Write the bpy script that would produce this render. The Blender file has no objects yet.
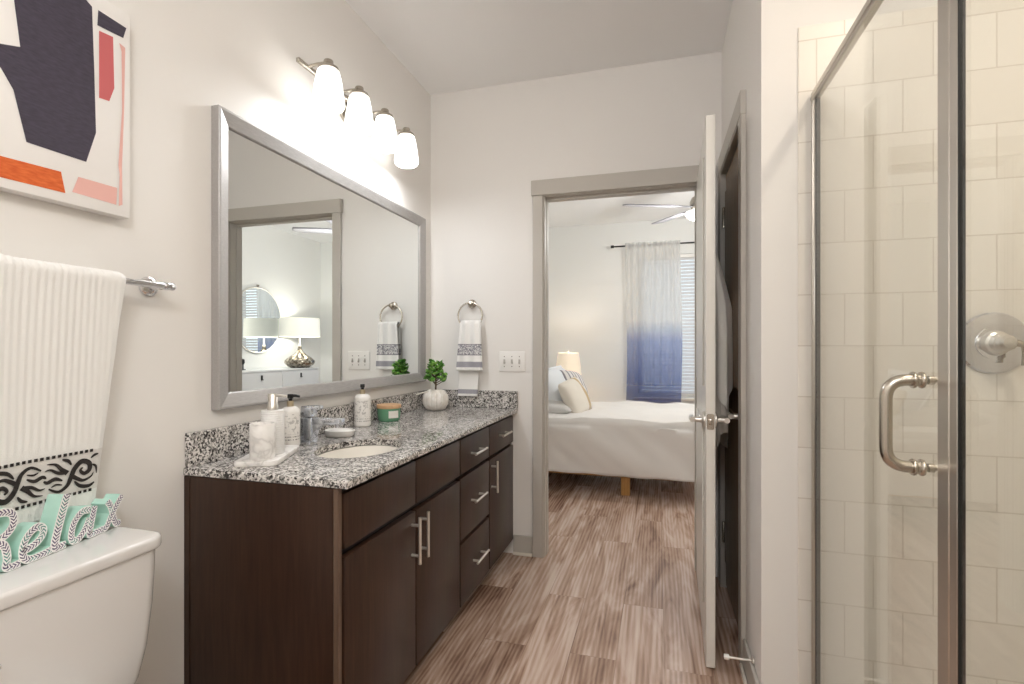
import bpy, bmesh, math, random
from mathutils import Vector, Matrix, noise
random.seed(7)
SC = bpy.context.scene
COL = SC.collection
PI = math.pi

# ------------------------------------------------------------------ camera
cam = bpy.data.cameras.new('camera'); camo = bpy.data.objects.new('camera', cam); COL.objects.link(camo)
cam.sensor_width = 36.0; cam.lens = 509.0 / 1024 * 36; cam.shift_y = 6.0 / 1024; cam.clip_start = 0.02
camo.location = (1.343, 0, 1.2); camo.rotation_euler = (PI / 2, 0, math.atan(146.5 / 509))
SC.camera = camo
# ------------------------------------------------------------------ world, exposure
SC.view_settings.view_transform = 'Standard'; SC.view_settings.look = 'None'
SC.view_settings.gamma = 1.0; SC.view_settings.use_curve_mapping = False
SC.view_settings.exposure = 0.0
SC.cycles.use_denoising = True
SC.cycles.max_bounces = 12; SC.cycles.diffuse_bounces = 6; SC.cycles.glossy_bounces = 6
SC.cycles.transparent_max_bounces = 16; SC.cycles.sample_clamp_indirect = 6
SC.cycles.caustics_reflective = False; SC.cycles.caustics_refractive = False
W = bpy.data.worlds.new('world'); SC.world = W; W.use_nodes = True
W.node_tree.nodes['Background'].inputs[0].default_value = (0.86, 0.93, 1.0, 1)
W.node_tree.nodes['Background'].inputs[1].default_value = 1.2
# ------------------------------------------------------------------ lights of the place, plus one added fill lamp
def light(name, kind, loc, power, color=(1, 1, 1), size=.05, rot=(0, 0, 0), size_y=None, shape=None):
    l = bpy.data.lights.new(name, kind); o = bpy.data.objects.new(name, l); COL.objects.link(o)
    l.energy = power; l.color = color; o.location = loc; o.rotation_euler = rot
    if kind == 'AREA':
        l.size = size
        if shape: l.shape = shape
        if size_y: l.shape = 'RECTANGLE'; l.size_y = size_y
    else: l.shadow_soft_size = size
    return o
WARM = (1.0, .90, .78); SOFT = (1.0, .955, .91)
LY = (1.67, 1.878, 2.086, 2.294)                         # vanity shades
for y in LY: light('vanity_bulb', 'POINT', (.146, y, 2.132), 6.2, (.95, .975, 1), .025)
light('shower_downlight_lamp', 'AREA', (2.26, .74, 2.735), 11.0, (1, .885, .73), .11, shape='DISK')
light('bath_fill_lamp', 'POINT', (1.36, -.5, 2.36), 34.5, (.975, .983, .99), .14)  # unseen fill lamp added behind the camera to brighten the bathroom
light('window_daylight', 'AREA', (1.95, 6.85, 1.5), 10.0, (.90, .95, 1.0), 1.6, (-PI / 2, 0, 0), 1.7)
light('fan_bulb', 'POINT', (1.705, 4.7, 2.27), 50.0, (1, .97, .93), .06)
light('nightstand_bulb', 'POINT', (.33, 5.9, 1.04), 7.0, WARM, .03)
light('dresser_bulb', 'POINT', (3.165, 5.60, 1.46), 8.0, SOFT, .03)

# ------------------------------------------------------------------ materials
def lin(c):
    if isinstance(c, str):
        c = c.lstrip('#'); c = [int(c[i:i + 2], 16) / 255 for i in (0, 2, 4)]
    return tuple((x / 12.92 if x <= .04045 else ((x + .055) / 1.055) ** 2.4) for x in c) + (1.0,)
MATS = {}
def mat(name, col='#808080', rough=.5, metal=0.0, spec=.5, coat=0.0, emit=None, es=0.0, sheen=0.0):
    m = bpy.data.materials.new(name); m.use_nodes = True; b = m.node_tree.nodes['Principled BSDF']
    b.inputs['Base Color'].default_value = lin(col); b.inputs['Roughness'].default_value = rough
    b.inputs['Metallic'].default_value = metal; b.inputs['Specular IOR Level'].default_value = spec
    b.inputs['Coat Weight'].default_value = coat; b.inputs['Sheen Weight'].default_value = sheen
    if emit: b.inputs['Emission Color'].default_value = lin(emit); b.inputs['Emission Strength'].default_value = es
    m.diffuse_color = lin(col); MATS[name] = m; return m
class NT:
    def __init__(s, m): s.t = m.node_tree; s.b = s.t.nodes.get('Principled BSDF'); s.out = s.t.nodes['Material Output']
    def n(s, typ, **kw):
        x = s.t.nodes.new(typ)
        for k, v in kw.items():
            if k.startswith('i_'): x.inputs[k[2:].replace('_', ' ')].default_value = v
            else: setattr(x, k, v)
        return x
    def l(s, a, b): s.t.links.new(a, b)
    def obj(s): return s.n('ShaderNodeTexCoord').outputs['Object']
    def mapping(s, vec, scale=(1, 1, 1), loc=(0, 0, 0), rot=(0, 0, 0)):
        m = s.n('ShaderNodeMapping'); m.inputs['Scale'].default_value = scale; m.inputs['Location'].default_value = loc; m.inputs['Rotation'].default_value = rot
        s.l(vec, m.inputs['Vector']); return m.outputs['Vector']
    def noise(s, vec, scale=5, detail=3, rough=.5, dist=0):
        x = s.n('ShaderNodeTexNoise'); x.inputs['Scale'].default_value = scale; x.inputs['Detail'].default_value = detail
        x.inputs['Roughness'].default_value = rough; x.inputs['Distortion'].default_value = dist; s.l(vec, x.inputs['Vector']); return x.outputs['Fac']
    def ramp(s, fac, stops, interp='LINEAR'):
        r = s.n('ShaderNodeValToRGB'); e = r.color_ramp; e.interpolation = interp
        while len(e.elements) < len(stops): e.elements.new(.5)
        for el, (p, c) in zip(e.elements, stops): el.position = p; el.color = lin(c)
        s.l(fac, r.inputs['Fac']); return r.outputs['Color']
    def mix(s, a, b, fac, blend='MIX'):
        x = s.n('ShaderNodeMix', data_type='RGBA', blend_type=blend)
        for sock, v in ((x.inputs[0], fac), (x.inputs[6], a), (x.inputs[7], b)):
            if isinstance(v, (int, float)): sock.default_value = v
            elif isinstance(v, str): sock.default_value = lin(v)
            else: s.l(v, sock)
        return x.outputs[2]
    def math(s, op, a, b=0.0, c=0.0):
        x = s.n('ShaderNodeMath', operation=op)
        for i, v in enumerate((a, b, c)):
            if isinstance(v, (int, float)): x.inputs[i].default_value = v
            else: s.l(v, x.inputs[i])
        return x.outputs[0]
    def xyz(s, vec):
        x = s.n('ShaderNodeSeparateXYZ'); s.l(vec, x.inputs[0]); return x.outputs
    def comb(s, x, y, z=0.0):
        c = s.n('ShaderNodeCombineXYZ')
        for i, v in enumerate((x, y, z)):
            if isinstance(v, (int, float)): c.inputs[i].default_value = v
            else: s.l(v, c.inputs[i])
        return c.outputs[0]
    def bump(s, h, strength=.2, dist=.01):
        b = s.n('ShaderNodeBump'); b.inputs['Strength'].default_value = strength; b.inputs['Distance'].default_value = dist
        s.l(h, b.inputs['Height']); s.l(b.outputs['Normal'], s.b.inputs['Normal'])
    def base(s, c): s.l(c, s.b.inputs['Base Color'])

def paint(name, col, rough=.55, bump=.06, sc=160):
    m = mat(name, col, rough, spec=.3); t = NT(m); o = t.obj()
    t.bump(t.noise(o, sc, 2), bump, .002); return m
paint('wall_paint', '#ebe8e4', .6); paint('ceiling_paint', '#f4f3f2', .8)
paint('bedroom_paint', '#e9eae8', .65); paint('bedroom_ceiling', '#f2f3f3', .8)
paint('trim_paint', '#bfbab2', .4, .02); paint('trim_white', '#e6e0d4', .4, .02)
paint('door_paint', '#e2dfd8', .3, .02)
m = mat('tile', '#e0dad0', .34, spec=.4); t = NT(m); x, y, z = t.xyz(t.obj())
br = t.n('ShaderNodeTexBrick', offset=.5, offset_frequency=2); br.inputs['Scale'].default_value = 1.0
br.inputs['Brick Width'].default_value = .1525; br.inputs['Row Height'].default_value = .159
br.inputs['Mortar Size'].default_value = .0023; br.inputs['Mortar Smooth'].default_value = .35
br.inputs['Color1'].default_value = lin('#efeae1'); br.inputs['Color2'].default_value = lin('#eae4da'); br.inputs['Mortar'].default_value = lin('#d8d0c4')
t.l(t.comb(t.math('ADD', x, -1.815 + .1525 * 20.5), t.math('ADD', z, -.094)), br.inputs['Vector'])
t.base(br.outputs['Color'])
nz = t.noise(t.mapping(t.obj(), (1, 1, 1)), 7, 1)
t.bump(t.math('ADD', t.math('MULTIPLY', br.outputs['Fac'], -1.0), t.math('MULTIPLY', nz, .25)), .25, .004)

# wood floor planks along y
m = mat('floor_planks', '#9c8070', .27, spec=.45); t = NT(m); o = t.obj(); x, y, z = t.xyz(o)
br = t.n('ShaderNodeTexBrick', offset=.37, offset_frequency=2); br.inputs['Scale'].default_value = 1.0
br.inputs['Brick Width'].default_value = 1.22; br.inputs['Row Height'].default_value = .178
br.inputs['Mortar Size'].default_value = .0012; br.inputs['Mortar Smooth'].default_value = .1
br.inputs['Color1'].default_value = (0, 0, 0, 1); br.inputs['Color2'].default_value = (1, 1, 1, 1); br.inputs['Mortar'].default_value = (.2, .2, .2, 1)
t.l(t.comb(y, t.math('ADD', x, .06)), br.inputs['Vector'])
tone = t.xyz(br.outputs['Color'])[0]
sh = t.math('MULTIPLY', tone, 7.0)
gv = t.comb(t.math('MULTIPLY', x, 6.5), t.math('ADD', t.math('MULTIPLY', y, .8), sh), sh)
g1 = t.noise(gv, 1.9, 5, .56, 1.3)
g2 = t.noise(t.comb(t.math('MULTIPLY', x, 60.0), t.math('ADD', t.math('MULTIPLY', y, 2.2), sh), sh), 2.0, 4, .6)
wv = t.n('ShaderNodeTexWave', wave_type='RINGS', rings_direction='Y'); wv.inputs['Scale'].default_value = 3.0; wv.inputs['Distortion'].default_value = 5.0; wv.inputs['Detail'].default_value = 2
t.l(t.comb(t.math('MULTIPLY', x, 6.0), t.math('ADD', t.math('MULTIPLY', y, .55), sh), sh), wv.inputs['Vector'])
g = t.math('ADD', t.math('MULTIPLY', g1, .86), t.math('ADD', t.math('MULTIPLY', g2, .14), t.math('MULTIPLY', t.math('ADD', wv.outputs['Fac'], -.5), .11)))
g = t.math('ADD', g, t.math('MULTIPLY', t.math('ADD', tone, -.5), .13))
c = t.ramp(g, [(.26, '#6b5043'), (.40, '#9c7e6c'), (.50, '#b69a88'), (.60, '#cab2a3'), (.78, '#dccbbf')])
t.base(t.mix(c, '#5a463c', t.math('MULTIPLY', br.outputs['Fac'], .3)))
t.bump(g2, .08, .002)

# granite
m = mat('granite', '#8a8888', .10, spec=.55); t = NT(m); o = t.obj()
def vor(t, o, s, rnd=1.0):
    v = t.n('ShaderNodeTexVoronoi', feature='F1'); v.inputs['Scale'].default_value = s; v.inputs['Randomness'].default_value = rnd
    d = t.noise(o, s * .9, 2); dv = t.n('ShaderNodeVectorMath', operation='ADD'); t.l(o, dv.inputs[0])
    t.l(t.comb(t.math('MULTIPLY', d, .9 / s), t.math('MULTIPLY', t.noise(t.mapping(o, loc=(3, 1, 2)), s * .9, 2), .9 / s), t.math('MULTIPLY', t.noise(t.mapping(o, loc=(7, 5, 2)), s * .9, 2), .9 / s)), dv.inputs[1])
    t.l(dv.outputs[0], v.inputs['Vector']); return t.xyz(v.outputs['Color'])[0]
a = vor(t, o, 165); b2 = vor(t, t.mapping(o, loc=(2, 3, 4)), 250)
big = t.noise(o, 26, 3, .6)
c = t.ramp(t.math('ADD', t.math('MULTIPLY', a, .62), t.math('MULTIPLY', big, .62)), [(.36, '#3a3636'), (.46, '#77736f'), (.55, '#9f9b97'), (.66, '#c3bfba'), (.82, '#e0dcd8')])
spk = t.ramp(b2, [(.17, '#ffffff'), (.20, '#000000')], 'LINEAR')
t.base(t.mix(c, '#252323', t.math('MULTIPLY', t.xyz(spk)[0], .8)))

# dark espresso wood, grain along z (or y)
def wood(name, cols, scale=(30, 30, 1.6), rough=.34, coat=.0):
    m = mat(name, cols[1], rough, spec=.36, coat=coat); t = NT(m); o = t.obj()
    g = t.noise(t.mapping(o, scale), 2.5, 5, .6, .5); g2 = t.noise(o, 2.6, 2)
    c = t.ramp(t.math('ADD', t.math('MULTIPLY', g, .7), t.math('MULTIPLY', g2, .3)), [(.3, cols[0]), (.5, cols[1]), (.72, cols[2])])
    t.base(c); t.bump(g, .04, .002); return m
wood('espresso', ('#2a1a13', '#38251b', '#453024')); wood('espresso_edge', ('#56443a', '#645043', '#715d4e'))
wood('brown_door', ('#8f775f', '#a68d73', '#b79f86'), rough=.25)
wood('leg_wood', ('#9b7140', '#b2844c', '#c1955c'), (40, 40, 4)); wood('lid_wood', ('#b58d66', '#c79f78', '#d5b18c'), (4, 30, 30), .5)
mat('black', '#101010', .5); mat('kick', '#1c1512', .5); mat('rubber', '#141312', .6)
mat('chrome', '#e3e3e5', .07, 1.0); mat('faucet_chrome', '#dfe3ea', .16, .92); mat('nickel', '#bdb6ab', .26, 1.0); mat('satin_rail', '#cbc6be', .33, 1.0)
mat('bright_nickel', '#dcd8d1', .32, .85)
m = mat('mirror_frame', '#b4b1ae', .42, .35); t = NT(m); g = t.noise(t.mapping(t.obj(), (120, 12, 120)), 3, 2); t.base(t.ramp(g, [(.3, '#a5a2a0'), (.7, '#b3b0ae')]))
mat('mirror_glass', '#f2f5f4', .0, 1.0)
mat('porcelain', '#dedcda', .1, spec=.55, coat=.3); mat('sink_white', '#ece8e0', .12, coat=.2)
mat('plastic_white', '#eceae6', .35); mat('toggle_white', '#bdb9b3', .4); mat('gap', '#57524c', .6)
# clear glass: a thin slab, Schlick reflection over see-through
m = bpy.data.materials.new('clear_glass'); m.use_nodes = True; MATS['clear_glass'] = m
t = NT(m); t.t.nodes.remove(t.b)
lw = t.n('ShaderNodeLayerWeight'); lw.inputs['Blend'].default_value = .5
fz = t.math('ADD', t.math('MULTIPLY', t.math('POWER', lw.outputs['Facing'], 4.2), .85), .035)
tr = t.n('ShaderNodeBsdfTransparent'); tr.inputs[0].default_value = (.975, .985, .98, 1); gl = t.n('ShaderNodeBsdfGlossy'); gl.inputs['Roughness'].default_value = .0
mx = t.n('ShaderNodeMixShader'); t.l(fz, mx.inputs[0]); t.l(tr.outputs[0], mx.inputs[1]); t.l(gl.outputs[0], mx.inputs[2]); t.l(mx.outputs[0], t.out.inputs[0])
def thin(name, col, trans, transl, col_out=None):
    m = bpy.data.materials.new(name); m.use_nodes = True; MATS[name] = m; t = NT(m); t.t.nodes.remove(t.b)
    d = t.n('ShaderNodeBsdfDiffuse'); q = t.n('ShaderNodeBsdfTranslucent'); p = t.n('ShaderNodeBsdfTransparent')
    for s_ in (d, q):
        if isinstance(col, str): s_.inputs[0].default_value = lin(col)
        else: t.l(col(t), s_.inputs[0])
    m1 = t.n('ShaderNodeMixShader'); m1.inputs[0].default_value = transl; t.l(d.outputs[0], m1.inputs[1]); t.l(q.outputs[0], m1.inputs[2])
    m2 = t.n('ShaderNodeMixShader'); m2.inputs[0].default_value = trans; t.l(m1.outputs[0], m2.inputs[1]); t.l(p.outputs[0], m2.inputs[2])
    t.l(m2.outputs[0], t.out.inputs[0]); return m
def ombre(t):
    x, y, z = t.xyz(t.obj())
    return t.ramp(t.math('ADD', t.math('MULTIPLY', z, .4), t.math('MULTIPLY', t.noise(t.obj(), 9, 2), .02)), [(.21, '#33488a'), (.34, '#5369a8'), (.52, '#8f9fcd'), (.585, '#cdd2de'), (.62, '#eeeeec')])
thin('ombre_sheer', ombre, .36, .5)
thin('blind_white', '#dcdddf', 0.0, .06)
# lit shades
def shade_mat(name, col, es):
    m = mat(name, col, .4, emit=col, es=es); return m
shade_mat('fan_bowl', '#fffefb', 1.5)
shade_mat('linen_shade', '#f3e3cd', .3); shade_mat('drum_shade', '#f1f0e4', .55)
m = thin('opal_glass', '#f6f5f3', 0.0, .38); t = NT(m); e_ = t.n('ShaderNodeEmission'); e_.inputs[0].default_value = lin('#fffdfa'); e_.inputs[1].default_value = .74
ad = t.n('ShaderNodeAddShader'); sh0 = t.out.inputs[0].links[0].from_socket; t.l(sh0, ad.inputs[0]); t.l(e_.outputs[0], ad.inputs[1]); t.l(ad.outputs[0], t.out.inputs[0])
def cloth(name, col, rough=.9, sc=500, bump=.15):
    m = mat(name, col, rough, spec=.15, sheen=.25); t = NT(m); t.bump(t.noise(t.obj(), sc, 2), bump, .002); return m
cloth('duvet', '#ebe8e4'); cloth('pillow_white', '#e6eaee'); cloth('robe_gray', '#f0ece5', .95, 260, .4)
cloth('ivory', '#e7e1d6'); cloth('tan', '#b9a483'); cloth('sheet_gray', '#d5d3d0'); cloth('taupe_cloth', '#e0d9d0')
mat('ink', '#2b2523', .8)
m = cloth('towel_white', '#e9e7e3', .95, 420, .5); t = NT(m); x, y, z = t.xyz(t.obj())
t.base(t.mix('#eeedea', '#dedbd7', t.math('MULTIPLY', t.math('GREATER_THAN', z, .866), t.math('LESS_THAN', z, .96))))
# hand towel with damask band and stripes, by height (object z = world height)
m = cloth('hand_towel', '#f1efec'); t = NT(m); o = t.obj(); x, y, z = t.xyz(o)
def band(t, z, a, b): return t.math('MULTIPLY', t.math('GREATER_THAN', z, a), t.math('LESS_THAN', z, b))
sc = t.math('GREATER_THAN', t.noise(t.mapping(o, (1, 0, 1)), 95, 2, .5, 1.6), .50)
damask = t.mix('#85828a', '#dedcdb', sc)
stripe = t.mix('#9a98a0', '#aaa8ae', t.noise(o, 300, 1))
c = t.mix('#f1efec', damask, band(t, z, 1.161, 1.219)); c = t.mix(c, '#77747b', t.math('ADD', band(t, z, 1.157, 1.161), band(t, z, 1.219, 1.223)))
c = t.mix(c, stripe, t.math('ADD', band(t, z, 1.087, 1.120), band(t, z, .930, .956))); t.base(c)
# marble look ceramic
m = mat('marble', '#efedea', .35); t = NT(m); n_ = t.noise(t.obj(), 11, 3, .5, .5)
v_ = t.math('ABSOLUTE', t.math('ADD', n_, -.5)); t.base(t.ramp(v_, [(0, '#cfccc9'), (.025, '#e3e0dd'), (.07, '#efedea')]))
m = mat('ribbed_ceramic', '#efeeec', .4); t = NT(m); x, y, z = t.xyz(t.obj()); t.bump(t.math('SINE', t.math('MULTIPLY', z, 900.0)), .35, .002)
def bottle_mat(name, seed):
    m = mat(name, '#efece7', .32); t = NT(m); o = t.mapping(t.obj(), loc=(seed, 0, 0)); x, y, z = t.xyz(t.obj())
    p = t.math('GREATER_THAN', t.noise(o, 70, 3, .6, 1.0), .56)
    up = t.mix('#efece7', '#c6c3bf', t.math('MULTIPLY', p, band(t, z, .895, .965)))
    return m, t, up, x, y, z
m, t, up, x, y, z = bottle_mat('bottle_print', 2.0)
rows = t.math('GREATER_THAN', t.math('SINE', t.math('MULTIPLY', z, 620.0)), .2)
ink = t.math('MULTIPLY', t.math('MULTIPLY', rows, t.math('GREATER_THAN', t.noise(t.mapping(t.obj(), (1, 1, .1)), 420, 1), .52)), band(t, z, .872, .893))
t.base(t.mix(up, '#8f8c89', ink))
mat('gold_collar', '#d6c8ac', .28, .9); mat('label_paper', '#e9e6df', .6)
m = mat('green_glass', '#7fbf98', .08, spec=.6); m.node_tree.nodes['Principled BSDF'].inputs['Transmission Weight'].default_value = .35
mat('jade_wax', '#a5d6b5', .5)
m = mat('stone_pot', '#d3ccc2', .7); t = NT(m); t.base(t.ramp(t.noise(t.obj(), 40, 3), [(.35, '#dfd8ce'), (.65, '#f1ede7')]))
m = mat('succulent', '#4f8a35', .4, spec=.5); t = NT(m); t.base(t.ramp(t.noise(t.obj(), 45, 2), [(.3, '#2f6420'), (.5, '#5b9638'), (.7, '#a3cb6c')]))
mat('stem_brown', '#5d4a35', .7); mat('twig_white', '#dcd6cb', .6)
mat('canvas_white', '#efece9', .75); mat('art_navy', '#413b49', .8); mat('art_coral', '#c9696a', .8); mat('art_orange', '#d5622c', .8); mat('art_blush', '#e5b3aa', .8); mat('art_gray', '#cfcac6', .8)
for n_, c_ in (('art_navy', ('#3b3643', '#4a4452')), ('art_orange', ('#cb5722', '#df7138'))):
    t = NT(MATS[n_]); t.base(t.ramp(t.noise(t.mapping(t.obj(), (1, 14, 60)), 4, 3), [(.3, c_[0]), (.7, c_[1])]))
# relax word: chevron face by uv (u across the stroke, v along it)
m = mat('chevron_face', '#f1efee', .6); t = NT(m); uv = t.n('ShaderNodeTexCoord').outputs['UV']; u, v, w_ = t.xyz(uv)
au = t.math('ABSOLUTE', u); st = t.math('GREATER_THAN', t.math('SINE', t.math('MULTIPLY', t.math('ADD', v, t.math('MULTIPLY', au, .009)), 880.0)), .1)
st = t.math('MULTIPLY', st, t.math('LESS_THAN', au, .72)); t.base(t.mix('#f1efee', t.mix('#54466a', '#5d8f8a', t.math('GREATER_THAN', t.noise(t.obj(), 30, 1), .55)), st))
mat('mint', '#b6dccf', .6)
m = mat('mercury_glass', '#a79c8c', .14, .9); t = NT(m); t.base(t.ramp(t.noise(t.obj(), 30, 3), [(.35, '#6f6354'), (.6, '#c9c0b2')]))
mat('white_laquer', '#edf0f2', .3); mat('leather_black', '#26282b', .5); mat('fan_white', '#b4b4bd', .35); mat('fan_dark', '#6e5560', .4)
cl = {}
m = cloth('stripe_gray', '#d9d6d4'); t = NT(m); u, v, w_ = t.xyz(t.n('ShaderNodeTexCoord').outputs['UV'])
t.base(t.mix('#dedbd8', '#8d8a90', t.math('GREATER_THAN', t.math('SINE', t.math('MULTIPLY', u, 44.0)), .45)))
m = cloth('stripe_tan', '#e4ddd1'); t = NT(m); u, v, w_ = t.xyz(t.n('ShaderNodeTexCoord').outputs['UV'])
t.base(t.mix('#e7e0d4', '#c3ab84', t.math('ADD', band(t, u, .66, .80), t.math('GREATER_THAN', u, .93))))

# ------------------------------------------------------------------ mesh helpers
def obj(name, bm, m, parent=None, smooth=None, loc=None):
    me = bpy.data.meshes.new(name); bm.normal_update(); bm.to_mesh(me); bm.free()
    o = bpy.data.objects.new(name, me); COL.objects.link(o)
    for mm in (m if isinstance(m, (list, tuple)) else [m]): me.materials.append(MATS[mm])
    if smooth is not None:
        for p in me.polygons: p.use_smooth = True
        me.set_sharp_from_angle(angle=math.radians(smooth))
    if parent is not None:
        o.parent = parent
        p = parent; off = Vector((0, 0, 0))
        while p: off += Vector(p.location); p = p.parent
        o.location = -off if not parent.get('local') else (0, 0, 0)
    return o
def thing(name, label, cat, loc=(0, 0, 0), group=None):
    o = bpy.data.objects.new(name, None); COL.objects.link(o); o.location = loc; o.empty_display_size = .05
    o['label'] = label; o['category'] = cat
    if group: o['group'] = group
    return o
def tag(o, label, cat, group=None):
    o['label'] = label; o['category'] = cat
    if group: o['group'] = group
    return o
def struct(name, bm, m, smooth=None, parent=None):
    o = obj(name, bm, m, parent, smooth)
    if parent is None: o['kind'] = 'structure'
    return o
def B(): return bmesh.new()
def box(bm, x0, x1, y0, y1, z0, z1, bev=0.0, seg=2, mi=0):
    r = bmesh.ops.create_cube(bm, size=1.0)
    for v in r['verts']: v.co = Vector((x0 + (v.co.x + .5) * (x1 - x0), y0 + (v.co.y + .5) * (y1 - y0), z0 + (v.co.z + .5) * (z1 - z0)))
    fs = set(f for v in r['verts'] for f in v.link_faces); es = list(set(e for v in r['verts'] for e in v.link_edges))
    for f in fs: f.material_index = mi
    if bev > 0: 
        rr = bmesh.ops.bevel(bm, geom=es, offset=bev, segments=seg, affect='EDGES', profile=.5)
        for f in rr['faces']: f.material_index = mi
    return bm
def lathe(bm, prof, c=(0, 0, 0), axis='Z', n=32, mi=0, rfun=None, cap=True):
    rings = []
    for r, h in prof:
        ring = []
        for k in range(n):
            a = 2 * PI * k / n; rr = r * (rfun(a, h) if rfun else 1)
            p = (rr * math.cos(a), rr * math.sin(a), h)
            if axis == 'X': p = (p[2], p[0], p[1])
            elif axis == 'Y': p = (p[0], p[2], p[1])
            ring.append(bm.verts.new(Vector(p) + Vector(c)))
        rings.append(ring)
    fs = []
    for a, b in zip(rings, rings[1:]):
        for k in range(n):
            fs.append(bm.faces.new((a[k], a[(k + 1) % n], b[(k + 1) % n], b[k])))
    if cap:
        if prof[0][0] > 1e-6: fs.append(bm.faces.new(rings[0]))
        if prof[-1][0] > 1e-6: fs.append(bm.faces.new(rings[-1]))
    for f in fs: f.material_index = mi
    bmesh.ops.recalc_face_normals(bm, faces=fs)
    return bm
def tube(bm, pts, r, n=12, closed=False, mi=0):
    pts = [Vector(p) for p in pts]; N = len(pts); rings = []; prev = None
    for i, p in enumerate(pts):
        a = pts[i - 1] if (i or closed) else pts[0]; b = pts[(i + 1) % N] if (i < N - 1 or closed) else pts[-1]
        d = (b - a).normalized()
        if prev is None: prev = d.orthogonal().normalized()
        u = (prev - d * prev.dot(d)).normalized(); prev = u; w = d.cross(u)
        rr = r[i] if isinstance(r, (list, tuple)) else r
        rings.append([bm.verts.new(p + u * rr * math.cos(2 * PI * k / n) + w * rr * math.sin(2 * PI * k / n)) for k in range(n)])
    fs = []
    pairs = list(zip(rings, rings[1:])) + ([(rings[-1], rings[0])] if closed else [])
    for a, b in pairs:
        for k in range(n): fs.append(bm.faces.new((a[k], a[(k + 1) % n], b[(k + 1) % n], b[k])))
    if not closed: fs += [bm.faces.new(rings[0]), bm.faces.new(rings[-1])]
    for f in fs: f.material_index = mi
    bmesh.ops.recalc_face_normals(bm, faces=fs)
    return bm
def arc(p0, p1, p2, n=8):      # quarter-like bezier
    p0, p1, p2 = map(Vector, (p0, p1, p2)); return [p0 * (1 - t) ** 2 + p1 * 2 * t * (1 - t) + p2 * t * t for t in [i / n for i in range(n + 1)]]
def prism(bm, poly, axis, a, b, mi=0):
    def P(p, h): return {'X': (h, p[0], p[1]), 'Y': (p[0], h, p[1]), 'Z': (p[0], p[1], h)}[axis]
    lo = [bm.verts.new(P(p, a)) for p in poly]; hi = [bm.verts.new(P(p, b)) for p in poly]; n = len(poly)
    fs = [bm.faces.new(lo), bm.faces.new(hi)] + [bm.faces.new((lo[k], lo[(k + 1) % n], hi[(k + 1) % n], hi[k])) for k in range(n)]
    for f in fs: f.material_index = mi
    bmesh.ops.recalc_face_normals(bm, faces=fs); return bm
def grid(bm, nu, nv, fn, mi=0, uv=False):
    V = [[bm.verts.new(fn(i / nu, j / nv)) for j in range(nv + 1)] for i in range(nu + 1)]
    L = bm.loops.layers.uv.verify() if uv else None
    for i in range(nu):
        for j in range(nv):
            f = bm.faces.new((V[i][j], V[i + 1][j], V[i + 1][j + 1], V[i][j + 1])); f.material_index = mi
            if uv:
                for lp, (a, b) in zip(f.loops, ((i, j), (i + 1, j), (i + 1, j + 1), (i, j + 1))): lp[L].uv = (a / nu, b / nv)
    return V
def solidify(o, th, off=0.0):
    md = o.modifiers.new('solid', 'SOLIDIFY'); md.thickness = th; md.offset = off; return o
def rrect(x0, x1, y0, y1, r, n=6):
    out = []
    for cx, cy, a0 in ((x1 - r, y1 - r, 0), (x0 + r, y1 - r, PI / 2), (x0 + r, y0 + r, PI), (x1 - r, y0 + r, 1.5 * PI)):
        out += [(cx + r * math.cos(a0 + PI / 2 * k / n), cy + r * math.sin(a0 + PI / 2 * k / n)) for k in range(n + 1)]
    return out
def bevel_all(bm, off, seg=2, ang=40):
    es = [e for e in bm.edges if len(e.link_faces) == 2 and e.calc_face_angle(0) > math.radians(ang)]
    bmesh.ops.bevel(bm, geom=es, offset=off, segments=seg, affect='EDGES', profile=.5); return bm

# ------------------------------------------------------------------ the setting
H = 2.75; YB = 2.861; YF = 6.42; XB = 3.46; YS = 1.79; XL = -.5
b = B(); box(b, -.62, 3.6, -1.3, 6.6, -.1, 0); struct('floor', b, 'floor_planks')
b = B(); box(b, -.62, 3.6, -1.3, YB + .06, H, H + .1); struct('ceiling', b, 'ceiling_paint')
b = B(); box(b, -.62, 3.6, YB + .06, 6.6, H, H + .1); struct('ceiling_bedroom', b, 'bedroom_ceiling')
b = B(); box(b, -.1, 0, -1.3, YB, 0, H); struct('wall_left', b, 'wall_paint')
def door_wall(bm, x0, x1, y0, y1):
    box(bm, x0, .70, y0, y1, 0, H); box(bm, 1.545, x1, y0, y1, 0, H); box(bm, .70, 1.545, y0, y1, 2.09, H)
b = B(); door_wall(b, -.1, 1.66, YB, YB + .049); struct('wall_back', b, 'wall_paint')
b = B(); door_wall(b, XL, XB, YB + .05, YB + .095); struct('wall_bedroom_near', b, 'bedroom_paint')
b = B(); box(b, XL - .1, XL, YB, 6.5, 0, H); struct('wall_bedroom_left', b, 'bedroom_paint')
b = B(); box(b, XB, XB + .1, YB, 6.5, 0, H); struct('wall_bedroom_right', b, 'bedroom_paint')
WX0, WX1, WZ0, WZ1 = 1.10, 2.85, .62, 2.33
b = B(); box(b, XL, WX0, YF, YF + .12, 0, H); box(b, WX1, XB, YF, YF + .12, 0, H); box(b, WX0, WX1, YF, YF + .12, 0, WZ0); box(b, WX0, WX1, YF, YF + .12, WZ1, H)
struct('wall_bedroom_far', b, 'bedroom_paint')
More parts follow.
